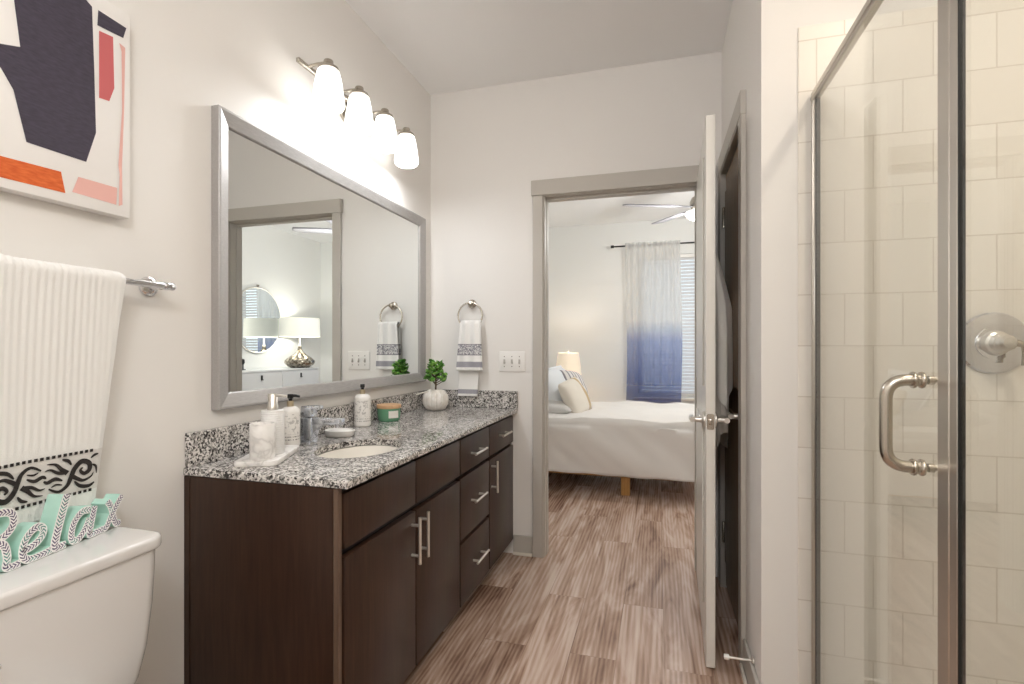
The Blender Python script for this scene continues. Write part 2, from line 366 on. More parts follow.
# right wall with its doorway, shower walls, wall behind the camera
b = B(); box(b, 1.66, 1.78, YS, 2.14, 0, H); box(b, 1.66, 1.78, 2.76, YB, 0, H); box(b, 1.66, 1.78, 2.14, 2.76, 2.09, H); struct('wall_right', b, 'wall_paint')
b = B(); box(b, 1.78, 2.85, YS, YS + .1, 0, H); struct('wall_shower_back', b, 'wall_paint')
b = B(); box(b, 2.75, 2.85, .1, YS, 0, H); struct('wall_shower_right', b, 'wall_paint')
b = B(); box(b, 1.83, 2.75, .1, .2, 0, H); struct('wall_shower_near', b, 'wall_paint')
b = B(); box(b, 1.83, 1.95, -1.2, .1, 0, H); struct('wall_right_near', b, 'wall_paint')
b = B(); box(b, -.1, 1.95, -1.3, -1.2, 0, H); struct('wall_near', b, 'wall_paint')
b = B(); box(b, 1.764, 2.745, YS - .008, YS - .0005, .0, 2.207, .002, 1); struct('wall_shower_tile_back', b, 'tile')
b = B(); box(b, 2.742, 2.7495, .21, YS - .01, 0, 2.207); struct('wall_shower_tile_right', b, 'tile')
b = B(); box(b, 1.79, 1.845, .2, YS - .009, 0, .10, .006); struct('trim_shower_curb', b, 'tile', 40)
b = B(); box(b, 1.846, 2.741, .205, YS - .009, 0.0, .03, .004); struct('floor_shower', b, 'porcelain', 40)
# baseboards
def basebd(name, x0, x1, y0, y1, shoe):
    o = struct(name, box(B(), x0, x1, y0, y1, 0, .112, .003, 1), 'trim_paint', 40)
    s_ = obj('shoe_molding', box(B(), *shoe, 0, .02, .006, 2), 'trim_white', o, 40); return o
basebd('baseboard_back', .53, .648, YB - .015, YB - .0005, (.53, .648, YB - .028, YB - .0155))
basebd('baseboard_right', 1.646, 1.6595, YS + .0, 2.076, (1.634, 1.6455, YS, 2.076))
struct('baseboard_far', box(B(), XL + .01, XB - .01, YF - .015, YF - .0005, 0, .11, .003, 1), 'trim_white', 40)
# bedroom doorway trim: jamb, casings, header
b = B(); box(b, .70, .7155, YB - .004, YB + .10, 0, 2.085); box(b, 1.538, 1.547, YB - .004, YB + .10, 0, 2.085); box(b, .7155, 1.538, YB - .004, YB + .10, 2.07, 2.085)
box(b, .7155, .719, YB + .045, YB + .085, 0, 2.07); box(b, .719, 1.532, YB + .045, YB + .085, 2.058, 2.07); box(b, 1.532, 1.538, YB + .045, YB + .085, 0, 2.058)
struct('trim_1', b, 'trim_paint')
b = B(); box(b, .648, .708, YB - .02, YB - .0005, 0, 2.072, .002, 1); struct('trim_2', b, 'trim_paint', 40)
b = B(); box(b, 1.545, 1.605, YB - .02, YB - .0005, 0, 2.072, .002, 1); struct('trim_3', b, 'trim_paint', 40)
b = B(); box(b, .64, 1.628, YB - .026, YB - .0005, 2.0725, 2.160, .002, 1); struct('trim_4', b, 'trim_paint', 40)
b = B(); box(b, .65, .71, YB + .0965, YB + .106, 0, 2.072); box(b, 1.555, 1.61, YB + .0965, YB + .106, 0, 2.072); box(b, .64, 1.61, YB + .0965, YB + .108, 2.072, 2.16); struct('trim_5', b, 'trim_paint')
# second doorway (right wall): jamb + casings + closed brown door
b = B(); box(b, 1.642, 1.778, 2.14, 2.152, 0, 2.085); box(b, 1.642, 1.778, 2.748, 2.76, 0, 2.085); box(b, 1.642, 1.778, 2.152, 2.748, 2.072, 2.085); struct('trim_6', b, 'trim_paint')
b = B(); box(b, 1.641, 1.6595, 2.078, 2.146, 0, 2.080, .002, 1); struct('trim_7', b, 'trim_paint', 40)
b = B(); box(b, 1.64, 1.6595, 2.754, 2.833, 0, 2.080, .002, 1); struct('trim_8', b, 'trim_paint', 40)
b = B(); box(b, 1.638, 1.6595, 2.077, 2.834, 2.0805, 2.171, .002, 1); struct('trim_9', b, 'trim_paint', 40)
def paneled(bm, x0, x1, y0, y1, z0, z1, rails, face, hk=1.0):
    # slab with raised panels on its -x (face=-1) and/or +x sides
    box(bm, x0, x1, y0, y1, z0, z1, .002, 1)
    for (a0, a1, c0, c1) in rails:
        for s in face:
            xf = x0 if s < 0 else x1
            for q, (d, h) in enumerate(((0, .006 * hk), (.022, -.0), (.035, .004 * hk))):
                box(bm, min(xf, xf + s * h) - (.001 if s < 0 else 0), max(xf, xf + s * h) + (0 if s < 0 else .001), a0 + d, a1 - d, c0 + d, c1 - d, .0035, 1) if h else None
b = B(); paneled(b, 1.668, 1.702, 2.155, 2.745, .012, 2.066, [(2.23, 2.67, 1.03, 1.96), (2.23, 2.67, .16, .92)], (-1,), 2.2)
d2 = struct('door_2', b, 'brown_door', 40)
def lever(parent, x, y, z, sx, sy, m='bright_nickel'):
    b = B(); lathe(b, [(.0, 0), (.031, 0), (.031, .006), (.026, .010), (.012, .012), (.010, .045), (.0, .045)] if sx > 0 else [(0, 0), (.031, 0), (.031, -.006), (.026, -.010), (.012, -.012), (.010, -.045), (0, -.045)], (x, y, z), 'X', 24)
    tube(b, [(x + sx * .045, y - sy * .012, z), (x + sx * .047, y + sy * .03, z), (x + sx * .045, y + sy * .075, z - .001), (x + sx * .042, y + sy * .115, z - .002)], [.0105, .0098, .0088, .008], 14)
    return obj('lever_handle', b, m, parent, 50)
def hinge(parent, x, y, z):
    b = B(); lathe(b, [(0, -.05), (.0075, -.05), (.0075, .05), (.004, .054), (0, .056)], (x, y, z), 'Z', 14); box(b, x + .004, x + .012, y - .03, y + .012, z - .048, z + .048)
    return obj('hinge', b, 'nickel', parent, 50)
lever(d2, 1.668, 2.215, .925, -1, 1)
for z in (1.85, 1.05, .28): hinge(d2, 1.6555, 2.738, z)
# open white door leaf, hinged on the far jamb
LX0, LX1 = 1.509, 1.543
b = B(); paneled(b, LX0, LX1, 2.02, 2.835, .012, 2.066, [(2.13, 2.725, 1.05, 1.95), (2.13, 2.725, .2, .9)], (-1, 1))
for v in b.verts: v.co.x += .003 + .024 * (v.co.y - 2.02) / .815
d1 = struct('door_1', b, 'door_paint', 40)
lever(d1, LX0 + .0045, 2.085, .925, -1, 1); lever(d1, LX1 + .0045, 2.085, .925, 1, 1)
b = B(); prism(b, rrect(1.516, 1.542, .897, .955, .006), 'Y', 2.0175, 2.0205); box(b, 1.522, 1.536, 2.010, 2.018, .915, .937, .003, 2); o = obj('latch_plate', b, 'nickel', d1, 40)
for z in (1.85, 1.05, .28): hinge(d1, LX1 + .030, 2.845, z)
# window
b = B(); box(b, WX0, WX0 + .05, YF + .03, YF + .09, WZ0, WZ1); box(b, WX1 - .05, WX1, YF + .03, YF + .09, WZ0, WZ1); box(b, WX0 + .05, WX1 - .05, YF + .03, YF + .09, WZ0, WZ0 + .05); box(b, WX0 + .05, WX1 - .05, YF + .03, YF + .09, WZ1 - .05, WZ1)
xm = (WX0 + WX1) / 2; box(b, xm - .03, xm + .03, YF + .03, YF + .09, WZ0 + .05, WZ1 - .05)
w1 = struct('window_1', b, 'trim_white')
obj('pane', box(B(), WX0 + .05, xm - .03, YF + .055, YF + .061, WZ0 + .05, WZ1 - .05), 'clear_glass', w1); obj('pane', box(B(), xm + .03, WX1 - .05, YF + .055, YF + .061, WZ0 + .05, WZ1 - .05), 'clear_glass', w1)
obj('window_sill', box(B(), WX0 - .05, WX1 + .05, YF - .04, YF - .0005, WZ0 - .05, WZ0 - .02, .006), 'trim_white', w1, 40)

# ------------------------------------------------------------------ shower enclosure
sh_ = thing('shower_enclosure', 'framed clear glass shower door and fixed panel with brushed metal rails', 'shower', (1.816, .9, .10))
XG = 1.808
b = B(); box(b, XG - .009, XG + .012, .205, YS - .0095, 1.962, 1.994, .003, 1); box(b, XG - .011, XG + .012, .205, YS - .0095, 1.972, 1.977); obj('header_rail', b, 'satin_rail', sh_, 40)
b = B(); box(b, XG - .008, XG + .010, YS - .042, YS - .0095, .101, 1.961, .002, 1); box(b, XG - .010, XG + .006, YS - .028, YS - .023, .101, 1.961); obj('wall_jamb', b, 'satin_rail', sh_, 40)
obj('door_seal', box(B(), XG - .005, XG + .006, YS - .050, YS - .0425, .12, 1.96), 'rubber', sh_)
b = B(); box(b, XG - .008, XG + .001, 1.0005, 1.036, .101, 1.961, .002, 1); obj('door_stile', b, 'satin_rail', sh_, 40)
b = B(); box(b, XG - .008, XG + .001, .975, .9985, .101, 1.961, .002, 1); obj('post', b, 'satin_rail', sh_, 40)
obj('panel_seal', box(B(), XG - .0075, XG + .0015, .971, .9745, .101, 1.961), 'rubber', sh_)
obj('bottom_rail', box(B(), XG - .009, XG + .009, .205, YS - .04, .101, .125, .002, 1), 'satin_rail', sh_, 40)
dg = obj('door_glass', box(B(), XG - .005, XG + .0005, 1.037, YS - .0505, .128, 1.960), 'clear_glass', sh_)
obj('fixed_glass', box(B(), XG - .005, XG + .0005, .21, .970, .128, 1.960), 'clear_glass', sh_)
HYB = 1.088; z0, z1 = .984, 1.142
b = B()
ex = XG - .064; r_ = .036; hx = XG - .0055
pts = [(hx, HYB, z1), (hx - .02, HYB, z1)] + arc((ex + r_, HYB, z1), (ex, HYB, z1), (ex, HYB, z1 - r_)) + arc((ex, HYB, z0 + r_), (ex, HYB, z0), (ex + r_, HYB, z0)) + [(hx - .02, HYB, z0), (hx, HYB, z0)]
tube(b, pts, .0105, 18); hd = obj('pull_handle', b, 'nickel', dg, 60)
for z in (z0, z1):
    b = B(); lathe(b, [(0, -.024), (.0145, -.024), (.0152, -.0215), (.0145, -.019), (.0115, -.017), (.0115, -.013), (.0145, -.011), (.0152, -.0085), (.0145, -.006), (0, -.006)], (XG, HYB, z), 'X', 24); obj('collar', b, 'nickel', hd, 50)
    b = B(); lathe(b, [(0, .001), (.008, .001), (.008, .010), (.004, .012), (.004, .022), (0, .022)], (XG, HYB, z), 'X', 16); obj('screw', b, 'nickel', hd, 50)
# shower valve on the tiled wall
va = thing('shower_valve', 'round chrome shower valve with lever on the tiled wall behind the glass', 'shower valve', (2.262, YS - .0085, 1.214))
yv = YS - .0085
b = B(); lathe(b, [(0, 0), (.088, 0), (.088, -.004), (.083, -.009), (.060, -.012), (.046, -.012), (.046, -.016), (0, -.016)], (2.262, yv, 1.214), 'Y', 48); obj('escutcheon', b, 'chrome', va, 30)
b = B(); lathe(b, [(.036, -.016), (.032, -.03), (.026, -.034), (.024, -.05), (.021, -.053), (.021, -.07), (.015, -.078), (0, -.08)], (2.262, yv, 1.214), 'Y', 36); obj('hub', b, 'bright_nickel', va, 30)
b = B(); tube(b, [(2.262, yv - .062, 1.214), (2.285, yv - .068, 1.213), (2.300, yv - .068, 1.206), (2.302, yv - .068, 1.185), (2.302, yv - .068, 1.152)], [.008, .0095, .009, .0085, .010], 14); obj('lever_handle', b, 'nickel', va, 60)
# shower head (just above the frame; its shadow falls on the tiles)
hs = thing('rain_shower', 'chrome rain shower hanging on a ceiling arm inside the shower', 'shower head', (2.235, 1.5, 2.45))
b = B(); lathe(b, [(0, H - .0005), (.03, H - .0005), (.03, H - .008), (0, H - .008)], (2.235, 1.5, 0), 'Z', 24); tube(b, [(2.235, 1.5, H - .008), (2.235, 1.5, 2.535)], .009, 12); obj('arm', b, 'chrome', hs, 60)
b = B(); lathe(b, [(0, 2.545), (.014, 2.545), (.016, 2.515), (.03, 2.495), (.042, 2.47), (.044, 2.452), (.041, 2.448), (0, 2.448)], (2.235, 1.5, 0), 'Z', 28); obj('head', b, 'chrome', hs, 40)
# shower downlight trim, and a ring for the added fill lamp behind the camera
for nm, lx, ly, rr, lb in (('downlight', 2.26, .74, .085, 'recessed round downlight in the ceiling over the shower'), ('fill_light_ring', 1.36, -.5, .17, 'round ceiling ring of an added fill light behind the camera')):
    tt = thing(nm, lb, 'ceiling light', (lx, ly, H)); b = B(); lathe(b, [(rr, H - .012), (rr + .015, H - .012), (rr + .02, H - .001), (rr, H - .001)], (lx, ly, 0), 'Z', 40, cap=False); obj('trim_ring', b, 'plastic_white', tt, 40)

# ------------------------------------------------------------------ vanity
XF = .528; CT = .848; CB = .827
vn = thing('vanity_cabinet', 'dark espresso bathroom vanity with slab doors and bar handles', 'cabinet', (.26, 2.0, 0))
b = B(); box(b, .4885, .506, 1.196, YB - .002, .086, .822); box(b, .022, .488, 1.1955, YB - .002, .086, .104); box(b, .022, .034, 1.1955, YB - .002, .105, .822); box(b, .035, .488, 2.02, 2.036, .105, .822); box(b, .035, .488, YB - .018, YB - .002, .105, .822); obj('carcass', b, 'kick', vn)
b = B(); box(b, .022, .507, 1.174, 1.194, .0, CB - .003, .001, 1); box(b, .001, .0205, 1.172, 1.194, 0, CB - .003, .001, 1); obj('end_panel', b, 'espresso', vn)
b = B(); box(b, .5085, .524, 1.174, 1.190, .0, CB - .003, .001, 1); obj('stile', b, 'espresso_edge', vn)
obj('toe_kick', box(B(), .44, .455, 1.195, YB - .002, 0, .085), 'kick', vn)
def front(kind, y0, y1, z0, z1): return obj(kind, box(B(), .5075, XF, y0, y1, z0, z1, .0015, 2), 'espresso', vn, 40)
def bar(parent, y, z, vert):
    b = B(); L = .08; d = .031
    P_ = (lambda s: (XF + d, y, z + s)) if vert else (lambda s: (XF + d, y + s, z))
    tube(b, [P_(-L), P_(L)], .0058, 14)
    for s in (-.052, .052):
        p = Vector(P_(s)); tube(b, [Vector((XF - .0003, p.y, p.z)), p], .0056, 10)
    return obj('bar_handle', b, 'bright_nickel', parent, 50)
front('false_front', 1.197, 1.615, .655, .806); front('false_front', 1.622, 2.026, .655, .806)
d = front('door', 1.197, 1.615, .086, .632); bar(d, 1.586, .540, True)
d = front('door', 1.622, 2.026, .086, .632); bar(d, 1.651, .541, True)
d = front('drawer', 2.036, 2.416, .655, .806); bar(d, 2.219, .724, False)
d = front('drawer', 2.036, 2.416, .370, .637); bar(d, 2.219, .511, False)
d = front('drawer', 2.036, 2.416, .086, .352); bar(d, 2.243, .228, False)
d = front('drawer', 2.429, YB - .006, .655, .806); bar(d, 2.640, .736, False)
d = front('door', 2.429, YB - .006, .086, .637); bar(d, 2.457, .547, True)
# countertop with oval cut-out
SX, SY, SRX, SRY = .33, 1.575, .137, .172
ct = thing('countertop', 'speckled gray and black granite countertop with backsplash on dark vanity', 'countertop', (.27, 2.0, CB))
b = B(); x0, x1, y0, y1 = .001, .553, 1.171, YB - .001
angs = sorted(set([2 * PI * k / 64 for k in range(64)] + [math.atan2(yy - SY, xx - SX) % (2 * PI) for xx in (x0, x1) for yy in (y0, y1)]))
def edge_pt(a):
    dx, dy = math.cos(a), math.sin(a); ts = []
    if dx > 1e-9: ts.append((x1 - SX) / dx)
    if dx < -1e-9: ts.append((x0 - SX) / dx)
    if dy > 1e-9: ts.append((y1 - SY) / dy)
    if dy < -1e-9: ts.append((y0 - SY) / dy)
    t_ = min(ts); return (SX + dx * t_, SY + dy * t_)
rings = {}
for key, z, f in (('ot', CT, edge_pt), ('ob', CB, edge_pt), ('it', CT, None), ('ib', CB, None)):
    rings[key] = [b.verts.new((*(f(a) if f else (SX + SRX * math.cos(math.atan2(math.sin(a) / SRY, math.cos(a) / SRX)), SY + SRY * math.sin(math.atan2(math.sin(a) / SRY, math.cos(a) / SRX)))), z)) for a in angs]
n = len(angs)
for p, q in (('ot', 'it'), ('it', 'ib'), ('ib', 'ob'), ('ob', 'ot')):
    for k in range(n): b.faces.new((rings[p][k], rings[p][(k + 1) % n], rings[q][(k + 1) % n], rings[q][k]))
bmesh.ops.recalc_face_normals(b, faces=b.faces)
es = [e for e in b.edges if all(v in set(rings['ot']) for v in e.verts) and (abs(e.verts[0].co.x - x1) < 1e-4 and abs(e.verts[1].co.x - x1) < 1e-4 or abs(e.verts[0].co.y - y0) < 1e-4 and abs(e.verts[1].co.y - y0) < 1e-4)]
bmesh.ops.bevel(b, geom=es, offset=.004, segments=3, affect='EDGES', profile=.5)
obj('slab', b, 'granite', ct, 35)
obj('backsplash', box(B(), .001, .021, 1.174, YB - .001, CT + .0003, .949, .002, 1), 'granite', ct, 40)
obj('side_splash', box(B(), .0215, .556, YB - .021, YB - .001, CT + .0003, .949, .002, 1), 'granite', ct, 40)
# sink
sk = thing('sink', 'oval white undermount sink set in the granite countertop', 'sink', (SX, SY, .68))
b = B(); prof = [(1.03, CB - .008), (1.0, CB - .008), (.985, CB - .02), (.94, CB - .07), (.82, CB - .115), (.6, CB - .138), (.3, CB - .147), (.1, CB - .149)]
lathe(b, [(r, h) for r, h in prof], (0, 0, 0), 'Z', 48, cap=False)
for v in b.verts: v.co.x = SX + v.co.x * (SRX + .004); v.co.y = SY + v.co.y * (SRY + .004)
for f in b.faces: f.normal_flip()
o = obj('basin', b, 'sink_white', sk, 60); solidify(o, .006, -1)
b = B(); lathe(b, [(.0, CB - .146), (.022, CB - .146), (.022, CB - .151), (0, CB - .155)], (SX, SY, 0), 'Z', 24); obj('drain', b, 'chrome', sk, 40)
# faucet
fc = thing('faucet', 'square chrome single lever faucet behind the sink', 'faucet', (.085, 1.618, CT))
b = B(); lathe(b, [(0, CT + .0002), (.03, CT + .0002), (.03, CT + .005), (.026, CT + .008), (0, CT + .008)], (.088, 1.618, 0), 'Z', 32); box(b, .063, .112, 1.596, 1.640, CT + .006, .942, .004, 2); obj('body', b, 'faucet_chrome', fc, 40)
b = B(); box(b, .100, .232, 1.600, 1.636, .918, .942, .004, 2); prism(b, [(.108, .92), (.108, .858), (.120, .890), (.140, .908), (.168, .9195)], 'Y', 1.603, 1.633); lathe(b, [(0, .919), (.011, .919), (.011, .910), (0, .910)], (.216, 1.618, 0), 'Z', 20); obj('spout', b, 'faucet_chrome', fc, 40)
b = B(); box(b, .066, .111, 1.597, 1.639, .945, .984, .004, 2); box(b, .09, .142, 1.604, 1.632, .972, .986, .003, 2); obj('lever', b, 'faucet_chrome', fc, 40)

# ------------------------------------------------------------------ things on the counter
b = B(); prism(b, rrect(-.0625, .0625, -.13, .13, .018), 'Z', CT + .0003, CT + .016); bevel_all(b, .003, 2, 60)
bmesh.ops.transform(b, matrix=Matrix.Translation((.142, 1.355, 0)) @ Matrix.Rotation(math.radians(24), 4, 'Z'), verts=b.verts)
tag(obj('vanity_tray', b, 'marble', None, 40), 'white marble-look tray with rounded corners under tumbler and pump', 'tray')
TZ = CT + .0165
tb = thing('tumbler', 'white marble-look tumbler at the front of the tray', 'cup', (.196, 1.285, TZ))
b = B(); lathe(b, [(0, TZ), (.034, TZ), (.036, TZ + .004), (.036, TZ + .104), (.0345, TZ + .106), (.033, TZ + .104), (.032, TZ + .01), (0, TZ + .008)], (.180, 1.284, 0), 'Z', 40); obj('body', b, 'marble', tb, 40)
sd = thing('soap_dispenser', 'white ribbed soap dispenser with silver pump on the tray', 'soap dispenser', (.17, 1.385, TZ))
b = B(); lathe(b, [(0, TZ), (.033, TZ), (.035, TZ + .003), (.035, TZ + .133), (.033, TZ + .137), (.017, TZ + .139), (0, TZ + .139)], (.158, 1.352, 0), 'Z', 40); obj('bottle', b, 'ribbed_ceramic', sd, 40)
b = B(); lathe(b, [(.0165, TZ + .139), (.0165, TZ + .152), (.0145, TZ + .155), (.0145, TZ + .187), (.012, TZ + .19), (0, TZ + .19)], (.158, 1.352, 0), 'Z', 24); tube(b, [(.158, 1.352, TZ + .184), (.18, 1.357, TZ + .184), (.202, 1.364, TZ + .181)], [.005, .0045, .004], 10); obj('pump', b, 'bright_nickel', sd, 40)
def lotion(name, label, x, y, h, r, spout):
    tt = thing(name, label, 'bottle', (x, y, CT), 'lotion bottles on the counter'); z = CT + .0003
    b = B(); prof = [(0, z), (r - .004, z), (r, z + .005), (r, z + h - .022)] + [(r - (r - .011) * (1 - math.cos(k / 5 * PI / 2)) , z + h - .022 + .022 * math.sin(k / 5 * PI / 2)) for k in range(1, 6)] + [(0, z + h)]
    lathe(b, prof, (x, y, 0), 'Z', 36); obj('body', b, 'bottle_print', tt, 35)
    b = B(); lathe(b, [(.0115, z + h), (.0115, z + h + .020), (0, z + h + .020)], (x, y, 0), 'Z', 24); obj('collar', b, 'gold_collar', tt, 40)
    b = B(); lathe(b, [(.0065, z + h + .020), (.0065, z + h + .028), (.010, z + h + .029), (.010, z + h + .042), (.008, z + h + .044), (0, z + h + .044)], (x, y, 0), 'Z', 20)
    s_ = Vector(spout); p0 = Vector((x, y, z + h + .038)); tube(b, [p0, p0 + s_ * .6, p0 + s_ + Vector((0, 0, -.003))], [.006, .005, .004], 10); obj('pump', b, 'black', tt, 40)
lotion('lotion_bottle', 'white printed lotion bottle with black pump beside the tray, left of the faucet', .070, 1.540, .142, .033, (.033, .008, 0))
lotion('lotion_bottle', 'white printed lotion bottle with black pump right of the faucet, next to the green candle', .060, 2.02, .145, .036, (-.012, .022, 0))
sp = thing('soap_dish', 'low white oval soap dish lying between faucet and bottle', 'soap dish', (.118, 1.765, CT))
b = B(); lathe(b, [(0, CT + .0003), (.82, CT + .0003), (.93, CT + .006), (1.0, CT + .024), (.96, CT + .026), (.88, CT + .018), (0, CT + .016)], (0, 0, 0), 'Z', 40)
for v in b.verts: v.co.x = .118 + v.co.x * .062; v.co.y = 1.765 + v.co.y * .048
obj('dish', b, 'plastic_white', sp, 40)
b = B(); lathe(b, [(0, CT + .0165), (.7, CT + .0175), (.8, CT + .022), (.66, CT + .0275), (0, CT + .029)], (0, 0, 0), 'Z', 36)
for v in b.verts: v.co.x = .118 + v.co.x * .06; v.co.y = 1.765 + v.co.y * .046
obj('soap_bar', b, 'plastic_white', sp, 40)
cn = thing('candle_jar', 'green glass candle jar with wooden lid beside the second lotion bottle', 'candle', (.09, 2.205, CT)); cx, cy = .088, 2.205; z = CT + .0003
b = B(); lathe(b, [(0, z), (.045, z), (.052, z + .008), (.055, z + .03), (.0555, z + .062), (.0535, z + .062), (.052, z + .01), (0, z + .008)], (cx, cy, 0), 'Z', 40); obj('jar', b, 'green_glass', cn, 40)
b = B(); lathe(b, [(0, z + .0085), (.051, z + .0105), (.0525, z + .045), (0, z + .045)], (cx, cy, 0), 'Z', 36); obj('wax', b, 'jade_wax', cn, 40)
b = B(); lathe(b, [(0, z + .0622), (.0575, z + .0622), (.0585, z + .065), (.0585, z + .076), (.057, z + .079), (0, z + .079)], (cx, cy, 0), 'Z', 40); obj('lid', b, 'lid_wood', cn, 40)
b = B(); V = grid(b, 10, 2, lambda u, v: Vector((cx + .0562 * math.cos(a := math.radians(-62 + 52 * u)), cy + .0562 * math.sin(a), z + .018 + .034 * v))); obj('label', b, 'label_paper', cn, 60)
# plant in ribbed pot
pp = thing('potted_succulent', 'small green jade plant in a ribbed round stone pot in the counter corner', 'plant', (.125, 2.668, CT)); px, py = .122, 2.668; z = CT + .0003
b = B(); lathe(b, [(0, z), (.042, z), (.055, z + .006), (.070, z + .03), (.075, z + .057), (.070, z + .084), (.055, z + .106), (.034, z + .117), (.030, z + .113), (.028, z + .108), (0, z + .106)], (px, py, 0), 'Z', 96, rfun=lambda a, h: 1 - (.075 * (abs(math.cos(a * 7)) < .28) + .02 * (1 - abs(math.cos(a * 7))))); obj('pot', b, 'stone_pot', pp, 60)
b = B(); tube(b, [(px, py, z + .105), (px + .002, py, z + .15), (px, py + .003, z + .20), (px, py, z + .245)], [.006, .005, .004, .003], 8)
fol = B(); rnd = random.Random(3)
def leaf(bm, c, d, L, w):
    d = d.normalized(); s_ = d.cross(Vector((0, 0, 1)));  s_ = s_.normalized() if s_.length > .01 else Vector((1, 0, 0)); n_ = s_.cross(d)
    rows = []
    for i in range(6):
        t_ = i / 5; ww = w * math.sin(PI * min(1, .12 + .88 * t_) ** 1.25) + .0008; p = c + d * L * t_ + n_ * (.18 * L * t_ * t_)
        rows.append([bm.verts.new(p + s_ * ww * math.cos(k * PI / 4) + n_ * ww * .32 * math.sin(k * PI / 4)) for k in range(8)])
    for a_, b_ in zip(rows, rows[1:]):
        for k in range(8): bm.faces.new((a_[k], a_[(k + 1) % 8], b_[(k + 1) % 8], b_[k]))
    bm.faces.new(rows[0]); bm.faces.new(rows[-1])
for i in range(26):
    a = i * 2.4; h = .150 + .105 * (i / 25); rr = .052 * (1 - .55 * (i / 25)) * (.75 + .4 * rnd.random())
    tip = Vector((px + rr * math.cos(a), py + rr * math.sin(a), z + h + .012)); tube(b, [(px, py, z + h - .012), tuple(tip)], [.003, .002], 6)
    for k in range(6):
        e = a + k * 2 * PI / 6 + rnd.random() * .4; up = .1 + .75 * rnd.random()
        leaf(fol, tip + Vector((0, 0, rnd.uniform(-.006, .006))), Vector((math.cos(e), math.sin(e), up)), rnd.uniform(.021, .028), rnd.uniform(.0115, .0155))
obj('stem', b, 'stem_brown', pp, 60); bmesh.ops.recalc_face_normals(fol, faces=fol.faces); obj('foliage', fol, 'succulent', pp, 60)
b = B(); tube(b, [(px - .02, py - .045, z + .108), (px - .06, py - .055, z + .098), (px - .092, py - .06, z + .088)], [.004, .004, .005], 8); obj('twig', b, 'twig_white', pp, 60)

# ------------------------------------------------------------------ left wall: mirror, light, towel bar, towel, art
mr = thing('wall_mirror', 'wide rectangular wall mirror in a brushed silver frame above the vanity', 'mirror', (0, 1.99, 1.007))
MY0, MY1, MZ0, MZ1 = 1.268, 2.732, 1.006, 1.957; fw = .051
b = B(); secs = [(0.001, 0), (.029, 0), (.031, .002), (.031, .008), (.019, fw - .004), (.014, fw), (.001, fw)]
loops = []
for (cy, cz, sy, sz) in ((MY0, MZ0, 1, 1), (MY1, MZ0, -1, 1), (MY1, MZ1, -1, -1), (MY0, MZ1, 1, -1)):
    loops.append([b.verts.new((x, cy + sy * d, cz + sz * d)) for x, d in secs])
for k in range(4):
    a_, c_ = loops[k], loops[(k + 1) % 4]
    for i in range(len(secs)): b.faces.new((a_[i], a_[(i + 1) % len(secs)], c_[(i + 1) % len(secs)], c_[i]))
bmesh.ops.recalc_face_normals(b, faces=b.faces); obj('frame', b, 'mirror_frame', mr)
obj('mirror_glass', box(B(), .004, .011, MY0 + fw - .012, MY1 - fw + .012, MZ0 + fw - .012, MZ1 - fw + .012), 'mirror_glass', mr)

vl = thing('vanity_light', 'four light vanity bar with frosted glass shades above the mirror', 'wall light', (0, 1.98, 2.27))
ZA = 2.283
b = B(); lathe(b, [(0, .001), (.062, .001), (.062, .012), (.054, .018), (0, .018)], (0, 1.982, ZA - .02), 'X', 40); obj('backplate', b, 'nickel', vl, 40)
b = B(); box(b, .030, .046, 1.615, 2.36, ZA - .006, ZA + .012, .003, 1); box(b, .016, .032, 1.965, 2.0, ZA - .01, ZA + .01); obj('bar', b, 'nickel', vl, 40)
for y in LY:
    b = B(); tube(b, [(.044, y, ZA + .003), (.09, y, ZA + .006), (.132, y, ZA + .004)], .006, 10); obj('arm', b, 'nickel', vl, 50)
    xs = .135
    b = B(); lathe(b, [(0, 2.295), (.016, 2.295), (.018, 2.291), (.018, 2.282), (.021, 2.278), (.026, 2.276), (.036, 2.268), (.0385, 2.258), (.036, 2.256), (.0, 2.262)], (xs, y, 0), 'Z', 28); obj('socket_cap', b, 'nickel', vl, 40)
    b = B(); lathe(b, [(.034, 2.258), (.040, 2.252), (.0445, 2.235), (.051, 2.20), (.058, 2.15), (.0605, 2.13), (.056, 2.117), (.048, 2.111), (.046, 2.113), (.054, 2.121), (.0575, 2.132), (.055, 2.15), (.048, 2.20), (.041, 2.235), (.034, 2.254)], (xs, y, 0), 'Z', 36, cap=False); obj('glass_shade', b, 'opal_glass', vl, 50)
# towel bar
tr_ = thing('towel_bar', 'chrome towel bar on the left wall holding the large white towel', 'towel rail', (0, .75, 1.367))
b = B(); tube(b, [(.066, .38, 1.367), (.066, 1.058, 1.367)], .0085, 18); obj('rail', b, 'chrome', tr_, 60)
for yy, s_ in ((1.062, 1), (.376, -1)):
    b = B(); lathe(b, [(0, .0005), (.026, .0005), (.026, .008), (.02, .013), (.0115, .015), (.0105, .05), (.0, .055)], (0, yy, 1.368), 'X', 28); lathe(b, [(0, -.014), (.0105, -.014), (.0115, -.01), (.0115, .013), (.009, .016), (0, .016)], (.066, yy + s_ * .006, 1.367), 'Y', 22); obj('post', b, 'chrome', tr_, 40)
